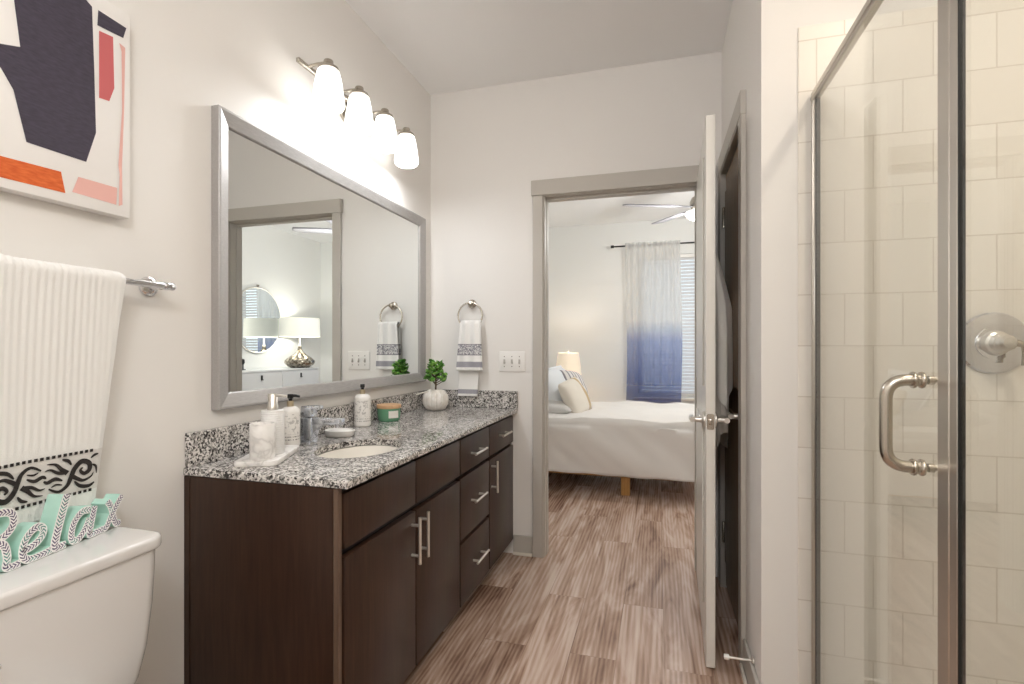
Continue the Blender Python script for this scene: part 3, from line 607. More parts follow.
# bath towel hung over the bar
bt = thing('bath_towel', 'large white ribbed towel with black scroll band hanging from the towel bar', 'towel', (.07, .72, .80))
ZT = 1.367
def tow_path(v):      # v 0..1 : front hem -> over the bar -> back hem
    Lf = .55; Lb = .40; R_ = .019; La = PI * R_; s_ = v * (Lf + La + Lb)
    if s_ < Lf: return (.066 + R_ - .035 * ((Lf - s_) / Lf) ** .8, ZT + .002 - (Lf - s_), 1, (Lf - s_) / Lf)
    if s_ < Lf + La: a = (s_ - Lf) / R_; return (.066 + R_ * math.cos(a), ZT + .002 + R_ * math.sin(a), math.cos(a), 0)
    return (.066 - R_ - .022 * (s_ - Lf - La) / Lb, ZT + .002 - (s_ - Lf - La), -1, (s_ - Lf - La) / Lb)
def tow(u, v):
    x, z, sgn, dr = tow_path(v); right = .944 - (.050 * dr if sgn > 0 else .03 * dr); left = .40
    y = left + (right - left) * u; k = (right - y)
    amp = .0007 if k > .055 else .0004
    if abs(z - .915) < .062 and sgn > .5: amp *= .15
    rib = amp * math.cos(y * 2 * PI / .0145)
    fold = .016 * math.exp(-((y - .655 - .05 * dr) / .045) ** 2) * (.4 + .3 * dr) + .004 * math.sin(y * 23 + dr * 2) * dr * .4
    edge = -.004 * max(0, 1 - k / .012)
    nx = rib + (fold if sgn > 0 else 0) + edge
    return Vector((x + nx * (1 if sgn >= 0 else -.3), y, z + (nx if abs(sgn) < .99 else 0)))
b = B(); grid(b, 260, 90, tow); o = obj('towel_body', b, 'towel_white', bt, 80); solidify(o, .009, -1)
def tow_front(y, z):  # point on the front face at world y,z
    dr = (ZT - z) / .55; v = (.55 - (ZT + .002 - z)) / (.55 + PI * .019 + .40); right = .944 - .050 * dr
    p = tow((y - .40) / (right - .40), v); return Vector((p.x, y, z))
def ribbon(bm, pts, ws, lift=.0026):
    pts = [Vector((p[0], p[1], 0)) for p in pts]; N = len(pts); L_, R__ = [], []
    for i, p in enumerate(pts):
        d = (pts[min(i + 1, N - 1)] - pts[max(i - 1, 0)]).normalized(); nrm = Vector((-d.y, d.x, 0)); w = ws(i / (N - 1)) / 2
        for lst, s_ in ((L_, 1), (R__, -1)):
            q = p + nrm * w * s_; f_ = tow_front(q.x, q.y); lst.append(bm.verts.new(f_ + Vector((lift, 0, 0))))
    for i in range(N - 1): bm.faces.new((L_[i], L_[i + 1], R__[i + 1], R__[i]))
def spline(P, n=9):
    out = []; P = [P[0]] + list(P) + [P[-1]]
    for i in range(1, len(P) - 2):
        for k in range(n):
            t_ = k / n; p0, p1, p2, p3 = P[i - 1], P[i], P[i + 1], P[i + 2]
            out.append(tuple(.5 * (2 * p1[j] + (p2[j] - p0[j]) * t_ + (2 * p0[j] - 5 * p1[j] + 4 * p2[j] - p3[j]) * t_ ** 2 + (3 * p1[j] - p0[j] - 3 * p2[j] + p3[j]) * t_ ** 3) for j in range(2)))
    return out + [P[-2]]
def leafw(w): return lambda t_: max(.0006, w * math.sin(PI * (t_ * .86 + .07)) ** .8)
def tailw(w): return lambda t_: max(.0006, w * (1 - t_) ** .6)
b = B(); zc = .912; hb = .037
def motif(y, s_, f_):
    def T(P): return [(y + s_ * p[0] * 1.22, zc + f_ * p[1] * 1.22) for p in P]
    ribbon(b, spline(T([(-.034, -.018), (-.018, -.027), (-.004, -.019), (.002, -.005), (.008, .010), (.020, .021), (.033, .015), (.034, .002), (.025, -.003), (.018, .004), (.022, .009)])), leafw(.0115))
    ribbon(b, spline(T([(.002, -.002), (.014, -.011), (.024, -.016), (.037, -.012), (.042, -.004)])), tailw(.010))
    ribbon(b, spline(T([(-.004, .004), (-.014, .013), (-.024, .024), (-.038, .027)])), tailw(.011))
    ribbon(b, spline(T([(-.008, .006), (-.020, .008), (-.032, .016), (-.041, .015)])), tailw(.009))
    ribbon(b, spline(T([(.008, -.014), (.018, -.025), (.034, -.029), (.044, -.024)])), leafw(.0085))
    ribbon(b, spline(T([(-.012, -.008), (-.024, -.002), (-.036, -.006), (-.042, -.002)])), leafw(.0085))
    ribbon(b, spline(T([(.002, .018), (-.004, .027), (-.014, .031)])), leafw(.007))
    ribbon(b, spline(T([(.036, .024), (.043, .029), (.050, .030)])), leafw(.006))
    ribbon(b, spline(T([(.038, .012), (.046, .006), (.048, -.008)])), leafw(.0055))
    ribbon(b, spline(T([(-.012, -.016), (-.022, -.013), (-.030, -.016)])), leafw(.0045))
for k, yy in enumerate((.833, .735, .637, .539)): motif(yy, -1 if k % 2 else 1, 1 if k % 2 == 0 else -1)
for zz in (zc + .047, zc - .046):
    yy = .46
    while yy < .879: ribbon(b, [(yy, zz), (yy + .0035, zz), (yy + .007, zz)], lambda t_: .0068); yy += .0112
obj('scroll_band', b, 'ink', bt)
# canvas art
ar = thing('canvas_art', 'white canvas print with cut paper shapes in navy, coral and orange', 'wall art', (0, .72, 1.53))
b = B(); box(b, .0005, .036, .46, .987, 1.533, 2.058, .0025, 2); obj('canvas', b, 'canvas_white', ar, 40)
b = B()
def cut(poly, mi):
    f_ = b.faces.new([b.verts.new((.0368, p[0], p[1])) for p in poly]); f_.material_index = mi
    if f_.normal.x < 0: pass
cut([(.73, 2.03), (.752, 1.841), (.70, 1.822), (.61, 1.80), (.56, 1.76), (.64, 1.755), (.718, 1.780), (.740, 1.744), (.763, 1.643), (.882, 1.642), (.904, 1.72), (.900, 1.87), (.895, 2.019), (.868, 2.035)], 0)
cut([(.909, 2.02), (.977, 2.017), (.969, 1.987), (.907, 1.982)], 0)
cut([(.911, 1.971), (.944, 1.975), (.947, 1.849), (.935, 1.811), (.911, 1.808)], 1)
cut([(.959, 1.969), (.974, 1.965), (.971, 1.80), (.966, 1.66), (.967, 1.563), (.958, 1.558), (.960, 1.64), (.957, 1.66), (.966, 1.80), (.965, 1.95)], 3)
cut([(.56, 1.605), (.718, 1.597), (.829, 1.601), (.838, 1.555), (.718, 1.553), (.56, 1.56)], 2)
cut([(.865, 1.601), (.954, 1.602), (.952, 1.559), (.852, 1.562)], 3)
cut([(.50, 2.0), (.70, 2.02), (.71, 1.87), (.56, 1.85)], 4)
bmesh.ops.recalc_face_normals(b, faces=b.faces)
for f_ in b.faces:
    if f_.normal.x < 0: f_.normal_flip()
obj('printed_shapes', b, ['art_navy', 'art_coral', 'art_orange', 'art_blush', 'art_gray'], ar)

# ------------------------------------------------------------------ toilet and word sign
to = thing('toilet', 'white two piece toilet with tank lid against the left wall', 'toilet', (.3, .70, 0))
TY0, TY1, LZ = .47, .927, .768
b = B(); prism(b, rrect(.012, .240, TY0, TY1, .04, 8), 'Z', LZ - .030, LZ); bevel_all(b, .008, 3, 60); obj('tank_lid', b, 'porcelain', to, 50)
b = B()
rr = []
for z, ins, dx in ((.737, .014, .0), (.70, .015, 0), (.62, .018, .003), (.52, .026, .010), (.45, .038, .020), (.40, .055, .035), (.385, .07, .045)):
    rr.append([b.verts.new((p[0], p[1], z)) for p in rrect(.022, .232 - dx, TY0 + ins, TY1 - ins, .03, 6)])
for a_, c_ in zip(rr, rr[1:]):
    n = len(a_)
    for k in range(n): b.faces.new((a_[k], a_[(k + 1) % n], c_[(k + 1) % n], c_[k]))
b.faces.new(rr[0]); b.faces.new(rr[-1]); bmesh.ops.recalc_face_normals(b, faces=b.faces); obj('tank', b, 'porcelain', to, 50)
cyT = (TY0 + TY1) / 2
b = B(); rr = []
for z, rx, ry, cx in ((0, .22, .105, .33), (.02, .225, .11, .33), (.10, .20, .10, .32), (.22, .21, .12, .35), (.33, .255, .165, .40), (.385, .27, .18, .42), (.395, .265, .178, .42)):
    rr.append([b.verts.new((cx + rx * math.cos(2 * PI * k / 40), cyT + ry * math.sin(2 * PI * k / 40), z)) for k in range(40)])
for a_, c_ in zip(rr, rr[1:]):
    for k in range(40): b.faces.new((a_[k], a_[(k + 1) % 40], c_[(k + 1) % 40], c_[k]))
b.faces.new(rr[0]); b.faces.new(rr[-1]); bmesh.ops.recalc_face_normals(b, faces=b.faces); box(b, .03, .24, cyT - .13, cyT + .13, .30, .384, .02, 3); obj('bowl', b, 'porcelain', to, 50)
b = B(); lathe(b, [(0, 0), (1, 0), (1.02, .008), (1, .016), (0, .018)], (0, 0, 0), 'Z', 40)
for v in b.verts: v.co = Vector((.435 + v.co.x * .245, cyT + v.co.y * .18, .397 + v.co.z))
obj('seat_lid', b, 'porcelain', to, 50)
b = B(); lathe(b, [(0, .229), (.014, .229), (.014, .239), (.008, .244), (0, .244)], (0, .545, .655), 'X', 20); tube(b, [(.242, .542, .655), (.248, .57, .653), (.248, .600, .648)], [.006, .0055, .006], 10); obj('flush_lever', b, 'chrome', to, 50)
# relax sign
A_ = Vector((.142, .662, LZ + .001)); Bv = (Vector((.084, .926, 0)) - Vector((.142, .662, 0))).normalized(); Nv = Vector((Bv.y, -Bv.x, 0))
DEP = .034; SWD = .0165
b = B(); UVL = b.loops.layers.uv.verify()
def stroke(P, w=SWD, off=0.0):
    pts = [Vector((p[0], p[1], 0)) for p in spline(P, 7)]; N = len(pts); rows = []; dist = 0
    for i, p in enumerate(pts):
        d = (pts[min(i + 1, N - 1)] - pts[max(i - 1, 0)]).normalized(); nn = Vector((-d.y, d.x, 0))
        if i: dist += (p - pts[i - 1]).length
        r_ = []
        for s_ in (1, -1):
            q = p + nn * w * .5 * s_ * (1.0 if 0 < i < N - 1 else .8); q.y = max(q.y, 0.0)
            for dep in (off, -DEP): r_.append(b.verts.new(A_ + Bv * q.x * .97 + Vector((0, 0, q.y * .97)) + Nv * dep))
        rows.append((r_, dist))
    def F(vs, mi, uvs=None):
        f_ = b.faces.new(vs); f_.material_index = mi
        if uvs:
            for lp, uv in zip(f_.loops, uvs): lp[UVL].uv = uv
    for (a_, da), (c_, dc) in zip(rows, rows[1:]):
        F((a_[0], a_[2], c_[2], c_[0]), 0, ((1, da), (-1, da), (-1, dc), (1, dc)))
        F((a_[1], c_[1], c_[3], a_[3]), 1); F((a_[0], c_[0], c_[1], a_[1]), 1); F((a_[2], a_[3], c_[3], c_[2]), 1)
    for r_, _ in (rows[0], rows[-1]): F((r_[0], r_[1], r_[3], r_[2]), 1)
LT = {'r': [[(-.062, .004), (-.048, .06), (-.038, .108)], [(-.06, .10), (-.03, .116), (.0, .121), (.0195, .113), (.022, .092), (.008, .075), (-.018, .066)], [(-.016, .068), (.004, .055), (.010, .03), (.008, .012), (.020, .006)]],
      'e': [[(.018, .0065), (.036, .0085)], [(.040, .030), (.062, .0335), (.0795, .046), (.0825, .060), (.073, .0685), (.060, .066), (.046, .052), (.0395, .033), (.042, .0155), (.056, .0068), (.080, .0066), (.102, .010)]],
      'l': [[(.137, .118), (.126, .085), (.114, .045), (.108, .018), (.114, .0075), (.134, .0068)]],
      'a': [[(.194, .0655), (.178, .0685), (.163, .061), (.151, .045), (.146, .022), (.152, .0085), (.164, .0085), (.180, .025), (.1925, .048)], [(.206, .071), (.200, .048), (.1945, .024), (.1925, .0085), (.205, .0068), (.232, .0085)]],
      'x': [[(.240, .0715), (.249, .058), (.256, .035), (.264, .0115), (.279, .0068)], [(.284, .074), (.268, .056), (.250, .031), (.238, .0115), (.226, .0068)]]}
k = 0
for ch, ss in LT.items():
    for s_ in ss: stroke(s_, SWD * (1.25 if ch == 'l' else 1.0), .0002 * k); k += 1
bmesh.ops.recalc_face_normals(b, faces=b.faces)
tag(obj('word_sign', b, ['chevron_face', 'mint'], None, 35), 'mint and white chevron script word relax standing on the tank lid', 'decorative sign')

# ------------------------------------------------------------------ back wall: towel ring, hand towel, switch plate
rg = thing('towel_ring', 'round metal towel ring on the back wall above the counter', 'towel ring', (.272, YB, 1.465))
b = B(); lathe(b, [(0, -.0005), (.026, -.0005), (.026, -.006), (.02, -.012), (.011, -.016), (.0105, -.04), (.013, -.045), (0, -.05)], (.272, YB, 1.463), 'Y', 28); obj('post', b, 'nickel', rg, 40)
b = B(); RY = YB - .036; tube(b, [(.272 + .076 * math.sin(2 * PI * k / 48), RY + .003 * math.cos(2 * PI * k / 48), 1.392 + .076 * math.cos(2 * PI * k / 48)) for k in range(48)], .0048, 12, True); obj('ring', b, 'nickel', rg, 60)
ht = thing('hand_towel', 'white hand towel with gray bands hanging from the towel ring', 'towel', (.275, RY, .92))
def htow(u, v):     # front hem -> over the ring's bottom -> back hem
    zb = 1.392 - .076; zf = 1.068; zk = .914; R_ = .016; Lf = 1.348 - zf; La = PI * R_; Lb = 1.348 - zk; s_ = v * (Lf + La + Lb); s = u * 2 - 1
    if s_ < Lf:
        z = zf + s_; d = (1.348 - z) / .28; c_, hw = .282 + -.004 * d, .064 + .018 * d; y = RY - R_ - .010 - .004 * d
        y += .006 * math.cos(s * 7.5) * (1 - .5 * d) - .004 * s * s
    elif s_ < Lf + La:
        a = (s_ - Lf) / R_; z = 1.348 + R_ * .8 * math.sin(a); c_, hw = .282, .062; y = RY - (R_ + .010) * math.cos(a) * (1 if a < PI / 2 else .4) + .006 * math.cos(s * 7.5) * (1 if a < PI / 2 else .3)
    else:
        z = 1.348 - (s_ - Lf - La); d = (1.348 - z) / .43; c_, hw = .276 - .018 * d, .060 + .001 * d; y = RY + .008 - .012 * d
    return Vector((c_ + s * hw, y, z))
b = B(); grid(b, 48, 110, htow); o = obj('towel_body', b, 'hand_towel', ht, 80); solidify(o, .005, 0)
sw = thing('light_switch', 'white three toggle light switch plate on the back wall', 'switch', (.52, YB, 1.12))
b = B(); prism(b, rrect(.441, .600, 1.062, 1.180, .006), 'Y', YB - .0065, YB - .0005); bevel_all(b, .0025, 2, 60); obj('plate', b, 'plastic_white', sw, 40)
for xx in (.475, .5205, .566):
    b = B(); box(b, xx - .006, xx + .006, YB - .0085, YB - .0062, 1.108, 1.134, .001, 1); box(b, xx - .0035, xx + .0035, YB - .018, YB - .006, 1.112, 1.121, .001, 1); obj('toggle', b, 'toggle_white', sw, 40)
    for zz in (1.092, 1.150):
        b = B(); lathe(b, [(0, -.0062), (.003, -.0062), (.003, -.0075), (0, -.0078)], (xx, YB, zz), 'Y', 12); obj('screw', b, 'gap', sw, 40)
    
# door stop on the right baseboard
ds = thing('door_stop', 'slim white tipped door stop sticking out low from the right wall', 'door stop', (1.659, 1.915, .122))
b = B(); lathe(b, [(0, -.0005), (.013, -.0005), (.013, -.006), (.0045, -.01), (.0042, -.082), (0, -.082)], (1.6595, 1.915, .122), 'X', 16); obj('rod', b, 'bright_nickel', ds, 40)
b = B(); lathe(b, [(0, -.08), (.009, -.08), (.0095, -.084), (.009, -.096), (0, -.098)], (1.6595, 1.915, .122), 'X', 16); obj('rubber_tip', b, 'plastic_white', ds, 40)
# robes on the back of the white door
rb = thing('bathrobe', 'light gray robe hanging on the back of the open white door', 'robe', (1.56, 2.4, .80))
def robe(z0, zt, y0, y1, th, seed, cl):
    def fn(u, v):
        z = z0 + (zt - z0) * v; d = 1 - v; a = 2 * PI * u
        yc = (y0 + y1) / 2; hw = (y1 - y0) / 2 * min(1, .12 + 1.25 * d ** .75); hx = th * min(1, .25 + 1.5 * d ** .8)
        f_ = 1 + .13 * math.sin(a * 5 + seed + d * 2) + .07 * math.sin(a * 9 + seed * 3)
        zz = z + (1 - v) ** 6 * .05 * math.sin(a * 2 + seed)
        return Vector((1.562 + hx * f_ * (1 + math.cos(a)) / 2 * 1.0, yc + hw * math.sin(a), zz))
    b = B(); V = grid(b, 56, 40, fn); bmesh.ops.remove_doubles(b, verts=b.verts, dist=.0004)
    b.faces.new([V[i][0] for i in range(56) if V[i][0].is_valid]) if False else None
    return b
obj('robe_body', robe(1.0, 1.64, 2.25, 2.62, .078, 1, 0), 'robe_gray', rb, 70)
obj('robe_skirt', robe(.80, 1.5, 2.26, 2.58, .068, 4, 0), 'taupe_cloth', rb, 70)

# ------------------------------------------------------------------ bedroom
bd = thing('bed', 'bed with rumpled white comforter on short wooden legs', 'bed', (.65, 4.95, 0))
BX0, BX1, BY0, BY1, BZ = -.40, 1.74, 4.20, 5.62, .612
def duv(u, v):
    # v across the bed from near hem to far hem, u from head to foot hem
    hem = .165; Wd = BY1 - BY0; drop = BZ - hem; tot = drop * 2 + Wd; s_ = v * tot; r_ = .07
    Lx = BX1 - BX0; sx = u * (Lx + drop)
    x = BX0 + min(sx, Lx); zx = 0 if sx < Lx else sx - Lx
    if s_ < drop: y = BY0; z = hem + s_
    elif s_ < drop + Wd: y = BY0 + s_ - drop; z = BZ
    else: y = BY1; z = BZ - (s_ - drop - Wd)
    z = min(z, BZ - zx) if zx else z
    # soften the edges
    ey = min(y - BY0, BY1 - y); top = max(0, 1 - max(0, ey) / .16); 
    if z > BZ - 1e-6: z -= .055 * top ** 2
    else:
        k = (BZ - z) / drop; y += (-1 if y < (BY0 + BY1) / 2 else 1) * (.03 * math.sin(min(1, k) * PI * .5) - .02)
    p = Vector((x, y, z)); w_ = noise.noise(Vector((x * 2.1 + z * 3.0, y * 2.0, z * 1.5))) * .034 + noise.noise(Vector((x * 6 + z * 7, y * 5, z * 3))) * .017
    if z < BZ - .06: return p + Vector((0, w_ * 1.1, .012 * noise.noise(Vector((x * 4, 0, 1)))))
    return p + Vector((0, 0, w_ * .8))
b = B(); grid(b, 90, 110, duv); o = obj('comforter', b, 'duvet', bd, 80); solidify(o, .02, 1)
obj('mattress', box(B(), BX0 + .02, BX1 - .03, BY0 + .03, BY1 - .03, .20, .53, .03, 3), 'sheet_gray', bd, 40)
obj('bed_base', box(B(), BX0 + .02, BX1 - .03, BY0 + .02, BY1 - .03, .15, .198), 'leg_wood', bd, 40)
for x in (BX0 + .05, 1.05, BX1 - .1):
    for y in (BY0 + .025, BY1 - .1): obj('leg', box(B(), x, x + .07, y, y + .06, .0005, .149, .003, 1), 'leg_wood', bd, 40)
def pillow(name, m, c, w, h, th, nrm, roll, label, flange=0.0, group='pillows on the bed'):
    nrm = Vector(nrm).normalized(); up = Vector((0, 0, 1)); s_ = up.cross(nrm).normalized(); t_ = nrm.cross(s_)
    R3 = Matrix((s_, t_, nrm)).transposed().to_4x4() ; R3 = Matrix.Translation(c) @ R3 @ Matrix.Rotation(math.radians(roll), 4, 'Z')
    b = B()
    for sg in (1, -1):
        def fn(u, v, sg=sg):
            a, d = u * 2 - 1, v * 2 - 1
            fa = max(0, 1 - (abs(a) * (1 + flange)) ** 2.6); fd = max(0, 1 - (abs(d) * (1 + flange)) ** 2.6)
            hgt = th * .5 * (fa * fd) ** .42
            q = 1 - .07 * (a * a * (1 - d * d) ) ; q2 = 1 - .07 * (d * d * (1 - a * a))
            hgt *= 1 + .10 * noise.noise(Vector((a * 2.2, d * 2.2, sg + w * 9)))
            return Vector((a * w / 2 * q2, d * h / 2 * q, sg * hgt))
        grid(b, 26, 26, fn, uv=True)
    bmesh.ops.remove_doubles(b, verts=b.verts, dist=.0005); bmesh.ops.recalc_face_normals(b, faces=b.faces)
    b.transform(R3); o = obj(name, b, m, None, 80); return tag(o, label, 'pillow', group)
pillow('bed_pillow', 'sheet_gray', (.30, 4.62, .665), .46, .62, .15, (.05, 0, 1), 0, 'white sleeping pillow lying flat at the head of the bed')
pillow('bed_pillow', 'pillow_white', (.43, 4.76, .825), .54, .42, .20, (.80, -.30, .50), 6, 'white flanged pillow leaning behind the cushions', .10)
pillow('cushion', 'stripe_gray', (.56, 4.92, .80), .40, .38, .15, (.86, -.25, .42), -8, 'gray striped cushion behind the tan edged cushion')
pillow('cushion', 'stripe_tan', (.615, 4.62, .755), .36, .34, .15, (.84, -.30, .45), 10, 'cream cushion with tan edge at the front of the pillows')
# nightstand and lamp
ns = thing('nightstand', 'small white nightstand behind the bed head under the lamp', 'nightstand', (.3, 5.95, 0))
b = B(); box(b, .08, .52, 5.72, 6.15, .12, .60, .005, 1); obj('body', b, 'white_laquer', ns, 40)
for x in (.10, .46):
    for y in (5.74, 6.09): obj('leg', box(B(), x, x + .04, y, y + .04, .0005, .1195), 'leg_wood', ns)
l1 = thing('table_lamp', 'cream tapered lampshade glowing beyond the bed pillows', 'lamp', (.33, 5.9, .60), 'bedroom table lamps')
b = B(); lathe(b, [(0, .6005), (.07, .6005), (.07, .615), (.03, .63), (.05, .70), (.055, .76), (.03, .84), (.012, .86), (.010, .92), (.0, .92)], (.33, 5.9, 0), 'Z', 32); obj('base', b, 'mercury_glass', l1, 50)
b = B(); lathe(b, [(.153, .887), (.121, 1.143), (.118, 1.143), (.150, .887)], (.33, 5.9, 0), 'Z', 40, cap=False); obj('lamp_shade', b, 'linen_shade', l1, 40)
b = B(); tube(b, [(.33, 5.9, 1.12), (.33, 5.9, 1.155)], .003, 8); lathe(b, [(0, 1.155), (.007, 1.158), (.008, 1.165), (0, 1.172)], (.33, 5.9, 0), 'Z', 14); tube(b, [(.21, 5.9, 1.135), (.33, 5.9, 1.12), (.45, 5.9, 1.135)], .0025, 6); obj('finial', b, 'nickel', l1, 50)
# curtain, rod, blinds
cr = thing('curtain_rod', 'thin black curtain rod across the bedroom window', 'curtain rod', (1.9, YF - .1, 2.42))
b = B(); tube(b, [(.80, YF - .1, 2.437), (3.1, YF - .1, 2.437)], .0085, 12); obj('rod', b, 'black', cr, 60)
for x in (.80, 3.1):
    b = B(); lathe(b, [(0, -.02), (.017, -.018), (.017, .018), (0, .02)], (x, YF - .1, 2.437), 'X', 16); obj('finial', b, 'black', cr, 50)
for x in (1.0, 1.78, 3.0):
    b = B(); box(b, x - .006, x + .006, YF - .09, YF - .0005, 2.43, 2.442); box(b, x - .012, x + .012, YF - .006, YF - .0005, 2.41, 2.46); obj('bracket', b, 'black', cr)
def curtain(x0, x1, label, seed, zb=.535):
    tt = thing('curtain', label, 'curtain', ((x0 + x1) / 2, YF - .1, zb), 'ombre curtains at the bedroom window')
    def fn(u, v):
        x = x0 + (x1 - x0) * u; z = zb + (2.47 - zb) * v; top = max(0, (v - .965) / .035)
        y = YF - .1 - .036 + .032 * math.sin(u * 2 * PI * 4.4 + seed + .5 * math.sin(v * 3)) * (.45 + .55 * (1 - v)) * (1 - top) + .010 * math.sin(u * 2 * PI * 10.3 + seed * 2) - .0 + .010 * top
        return Vector((x + .012 * math.sin(v * 5 + u * 6), min(y, YF - .1 - .014), z))
    b = B(); grid(b, 120, 60, fn); obj('panel', b, 'ombre_sheer', tt, 80)
curtain(.965, 1.60, 'white to blue ombre sheer curtain hanging at the left of the bedroom window', .6)
curtain(2.42, 3.02, 'ombre curtain at the far right of the bedroom window, seen in the round mirror', 2.2)
def blind(x0, x1, label):
    bl = thing('window_blind', label, 'blind', ((x0 + x1) / 2, YF + .015, WZ0), 'blinds in the bedroom window')
    obj('head_rail', box(B(), x0, x1, YF + .002, YF + .029, WZ1 - .045, WZ1 - .003, .002, 1), 'plastic_white', bl, 40)
    b = B(); z = WZ0 + .05
    while z < WZ1 - .06:
        r_ = bmesh.ops.create_cube(b, size=1.0)
        for v in r_['verts']:
            q = Vector((v.co.x * (x1 - x0), v.co.y * .040, v.co.z * .0022)); a = math.radians(52); q = Vector((q.x, q.y * math.cos(a) * .9, q.y * math.sin(a) + q.z)); v.co = q + Vector(((x0 + x1) / 2, YF + .0155, z))
        z += .041
    obj('slats', b, 'blind_white', bl); obj('bottom_rail', box(B(), x0, x1, YF + .004, YF + .028, WZ0 + .006, WZ0 + .024, .003, 1), 'plastic_white', bl, 40)
    b = B()
    for x in (x0 + .15, x1 - .15): tube(b, [(x, YF + .001, WZ0 + .02), (x, YF + .001, WZ1 - .03)], .0012, 6)
    obj('cord', b, 'plastic_white', bl)
blind(WX0 + .01, xm - .004, 'white slat blind in the left half of the bedroom window behind the curtain'); blind(xm + .004, WX1 - .01, 'white slat blind in the right half of the bedroom window')
# ceiling fan
fx, fy = 1.705, 4.7
fn_ = thing('ceiling_fan', 'white bedroom ceiling fan with a glowing bowl light', 'fan', (fx, fy, H))
b = B(); lathe(b, [(0, H - .0005), (.065, H - .0005), (.06, H - .03), (.02, H - .045), (.013, H - .05), (.013, 2.5200), (0, 2.5200)], (fx, fy, 0), 'Z', 28); obj('downrod', b, 'nickel', fn_, 40)
b = B(); lathe(b, [(0, 2.5250), (.04, 2.5250), (.085, 2.5050), (.10, 2.4700), (.10, 2.4350), (.08, 2.4050), (.06, 2.3900), (0, 2.3900)], (fx, fy, 0), 'Z', 36); obj('motor', b, 'nickel', fn_, 40)
b = B(); lathe(b, [(.10, 2.3870), (.135, 2.3800), (.14, 2.3650), (.125, 2.3400), (.085, 2.3200), (.03, 2.3100), (0, 2.3100)], (fx, fy, 0), 'Z', 40, cap=False); obj('light_bowl', b, 'fan_bowl', fn_, 60)
for k in range(5):
    a = math.radians(125 + 72 * k); d = Vector((math.cos(a), math.sin(a), 0)); s_ = Vector((-d.y, d.x, 0)); b = B()
    def fn(u, v):
        r_ = .09 + .60 * u; w = (.018 + .045 * min(1, u * 3.0)) * (1 if u < .93 else math.sqrt(max(.02, 1 - ((u - .93) / .07) ** 2)))
        q = (v * 2 - 1); return Vector((fx, fy, 2.4250 + .012 * u)) + d * r_ + s_ * w * q + Vector((0, 0, -.16 * w * q))
    grid(b, 24, 4, fn); o = obj('blade', b, 'fan_white', fn_, 60); solidify(o, .008, 0)
# dresser, lamp and round mirror on the bedroom's right wall (seen in the vanity mirror)
dr = thing('dresser', 'white dresser with black leather tabs in the bedroom, seen in the mirror', 'dresser', (XB - .23, 5.1, 0))
DY0, DY1, DZ = 4.42, 5.78, .945; DX = XB - .45
b = B(); box(b, DX + .002, XB - .005, DY0, DY0 + .02, .12, DZ - .0205); box(b, DX + .002, XB - .005, DY1 - .02, DY1, .12, DZ - .0205); box(b, DX + .02, XB - .006, DY0 + .021, DY1 - .021, .12, DZ - .0205); obj('carcass', b, 'white_laquer', dr)
obj('top', box(B(), DX - .002, XB - .005, DY0 - .004, DY1 + .004, DZ - .02, DZ, .003, 1), 'white_laquer', dr, 40)
for (a0, a1) in ((DY0 + .023, (DY0 + DY1) / 2 - .003), ((DY0 + DY1) / 2 + .003, DY1 - .023)):
    for k in range(3):
        zt_ = DZ - .027 - k * .265; f_ = obj('drawer', box(B(), DX, DX + .019, a0, a1, zt_ - .258, zt_, .002, 1), 'white_laquer', dr, 40)
        ym = (a0 + a1) / 2; b = B(); box(b, DX - .006, DX - .0003, ym - .014, ym + .014, zt_ - .085, zt_ - .030, .002, 1); box(b, DX - .017, DX - .006, ym - .014, ym + .014, zt_ - .085, zt_ - .076, .002, 1); obj('leather_tab', b, 'leather_black', f_, 40)
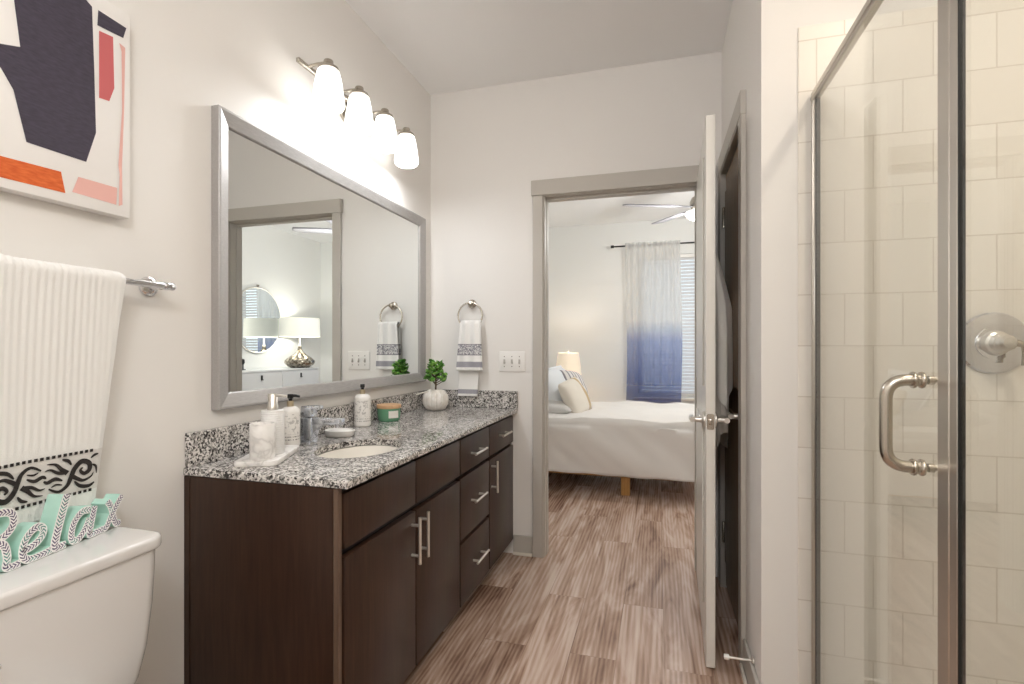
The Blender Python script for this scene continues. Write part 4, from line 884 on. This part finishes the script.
for x in (DX + .03, XB - .07):
    for y in (DY0 + .03, DY1 - .07): obj('leg', box(B(), x, x + .04, y, y + .04, .0005, .1195), 'leg_wood', dr)
lx, ly, lz = 3.165, 5.60, DZ + .0005
l2 = thing('table_lamp', 'lamp with mercury glass teardrop base and white drum shade on the dresser', 'lamp', (lx, ly, DZ), 'bedroom table lamps')
b = B(); lathe(b, [(0, lz), (.11, lz), (.12, lz + .006), (.16, lz + .03), (.188, lz + .065), (.185, lz + .09), (.15, lz + .125), (.09, lz + .165), (.045, lz + .20), (.028, lz + .235), (.022, lz + .27), (0, lz + .27)], (lx, ly, 0), 'Z', 40); obj('base', b, 'mercury_glass', l2, 40)
b = B(); lathe(b, [(.02, lz + .27), (.024, lz + .285), (.012, lz + .30), (.008, lz + .42), (0, lz + .42)], (lx, ly, 0), 'Z', 20); obj('neck', b, 'bright_nickel', l2, 40)
b = B(); lathe(b, [(.250, 1.345), (.240, 1.585), (.237, 1.585), (.247, 1.345)], (lx, ly, 0), 'Z', 48, cap=False); obj('lamp_shade', b, 'drum_shade', l2, 40)
rm = thing('round_mirror', 'round thin framed wall mirror over the dresser, seen in the vanity mirror', 'mirror', (XB, 5.19, 1.14))
b = B(); tube(b, [(XB - .012, 5.19 + .405 * math.cos(2 * PI * k / 64), 1.545 + .405 * math.sin(2 * PI * k / 64)) for k in range(64)], .010, 10, True); obj('frame', b, 'bright_nickel', rm, 60)
b = B(); lathe(b, [(0, -.006), (.398, -.006), (.398, -.014), (0, -.014)], (XB, 5.19, 1.545), 'X', 64); obj('mirror_glass', b, 'mirror_glass', rm, 30)
b = B(); lathe(b, [(0, -.001), (.014, -.001), (.012, -.02), (0, -.022)], (XB, 5.19, 1.972), 'X', 16); obj('hook', b, 'nickel', rm, 40)
ob = thing('figurine', 'small dark ornament standing on the dresser beneath the round mirror', 'ornament', (3.30, 4.80, DZ))
b = B(); lathe(b, [(0, lz), (.03, lz), (.03, lz + .006), (.008, lz + .012), (.007, lz + .06), (.02, lz + .085), (.016, lz + .12), (0, lz + .13)], (3.30, 4.80, 0), 'Z', 20); obj('body', b, 'leather_black', ob, 40)
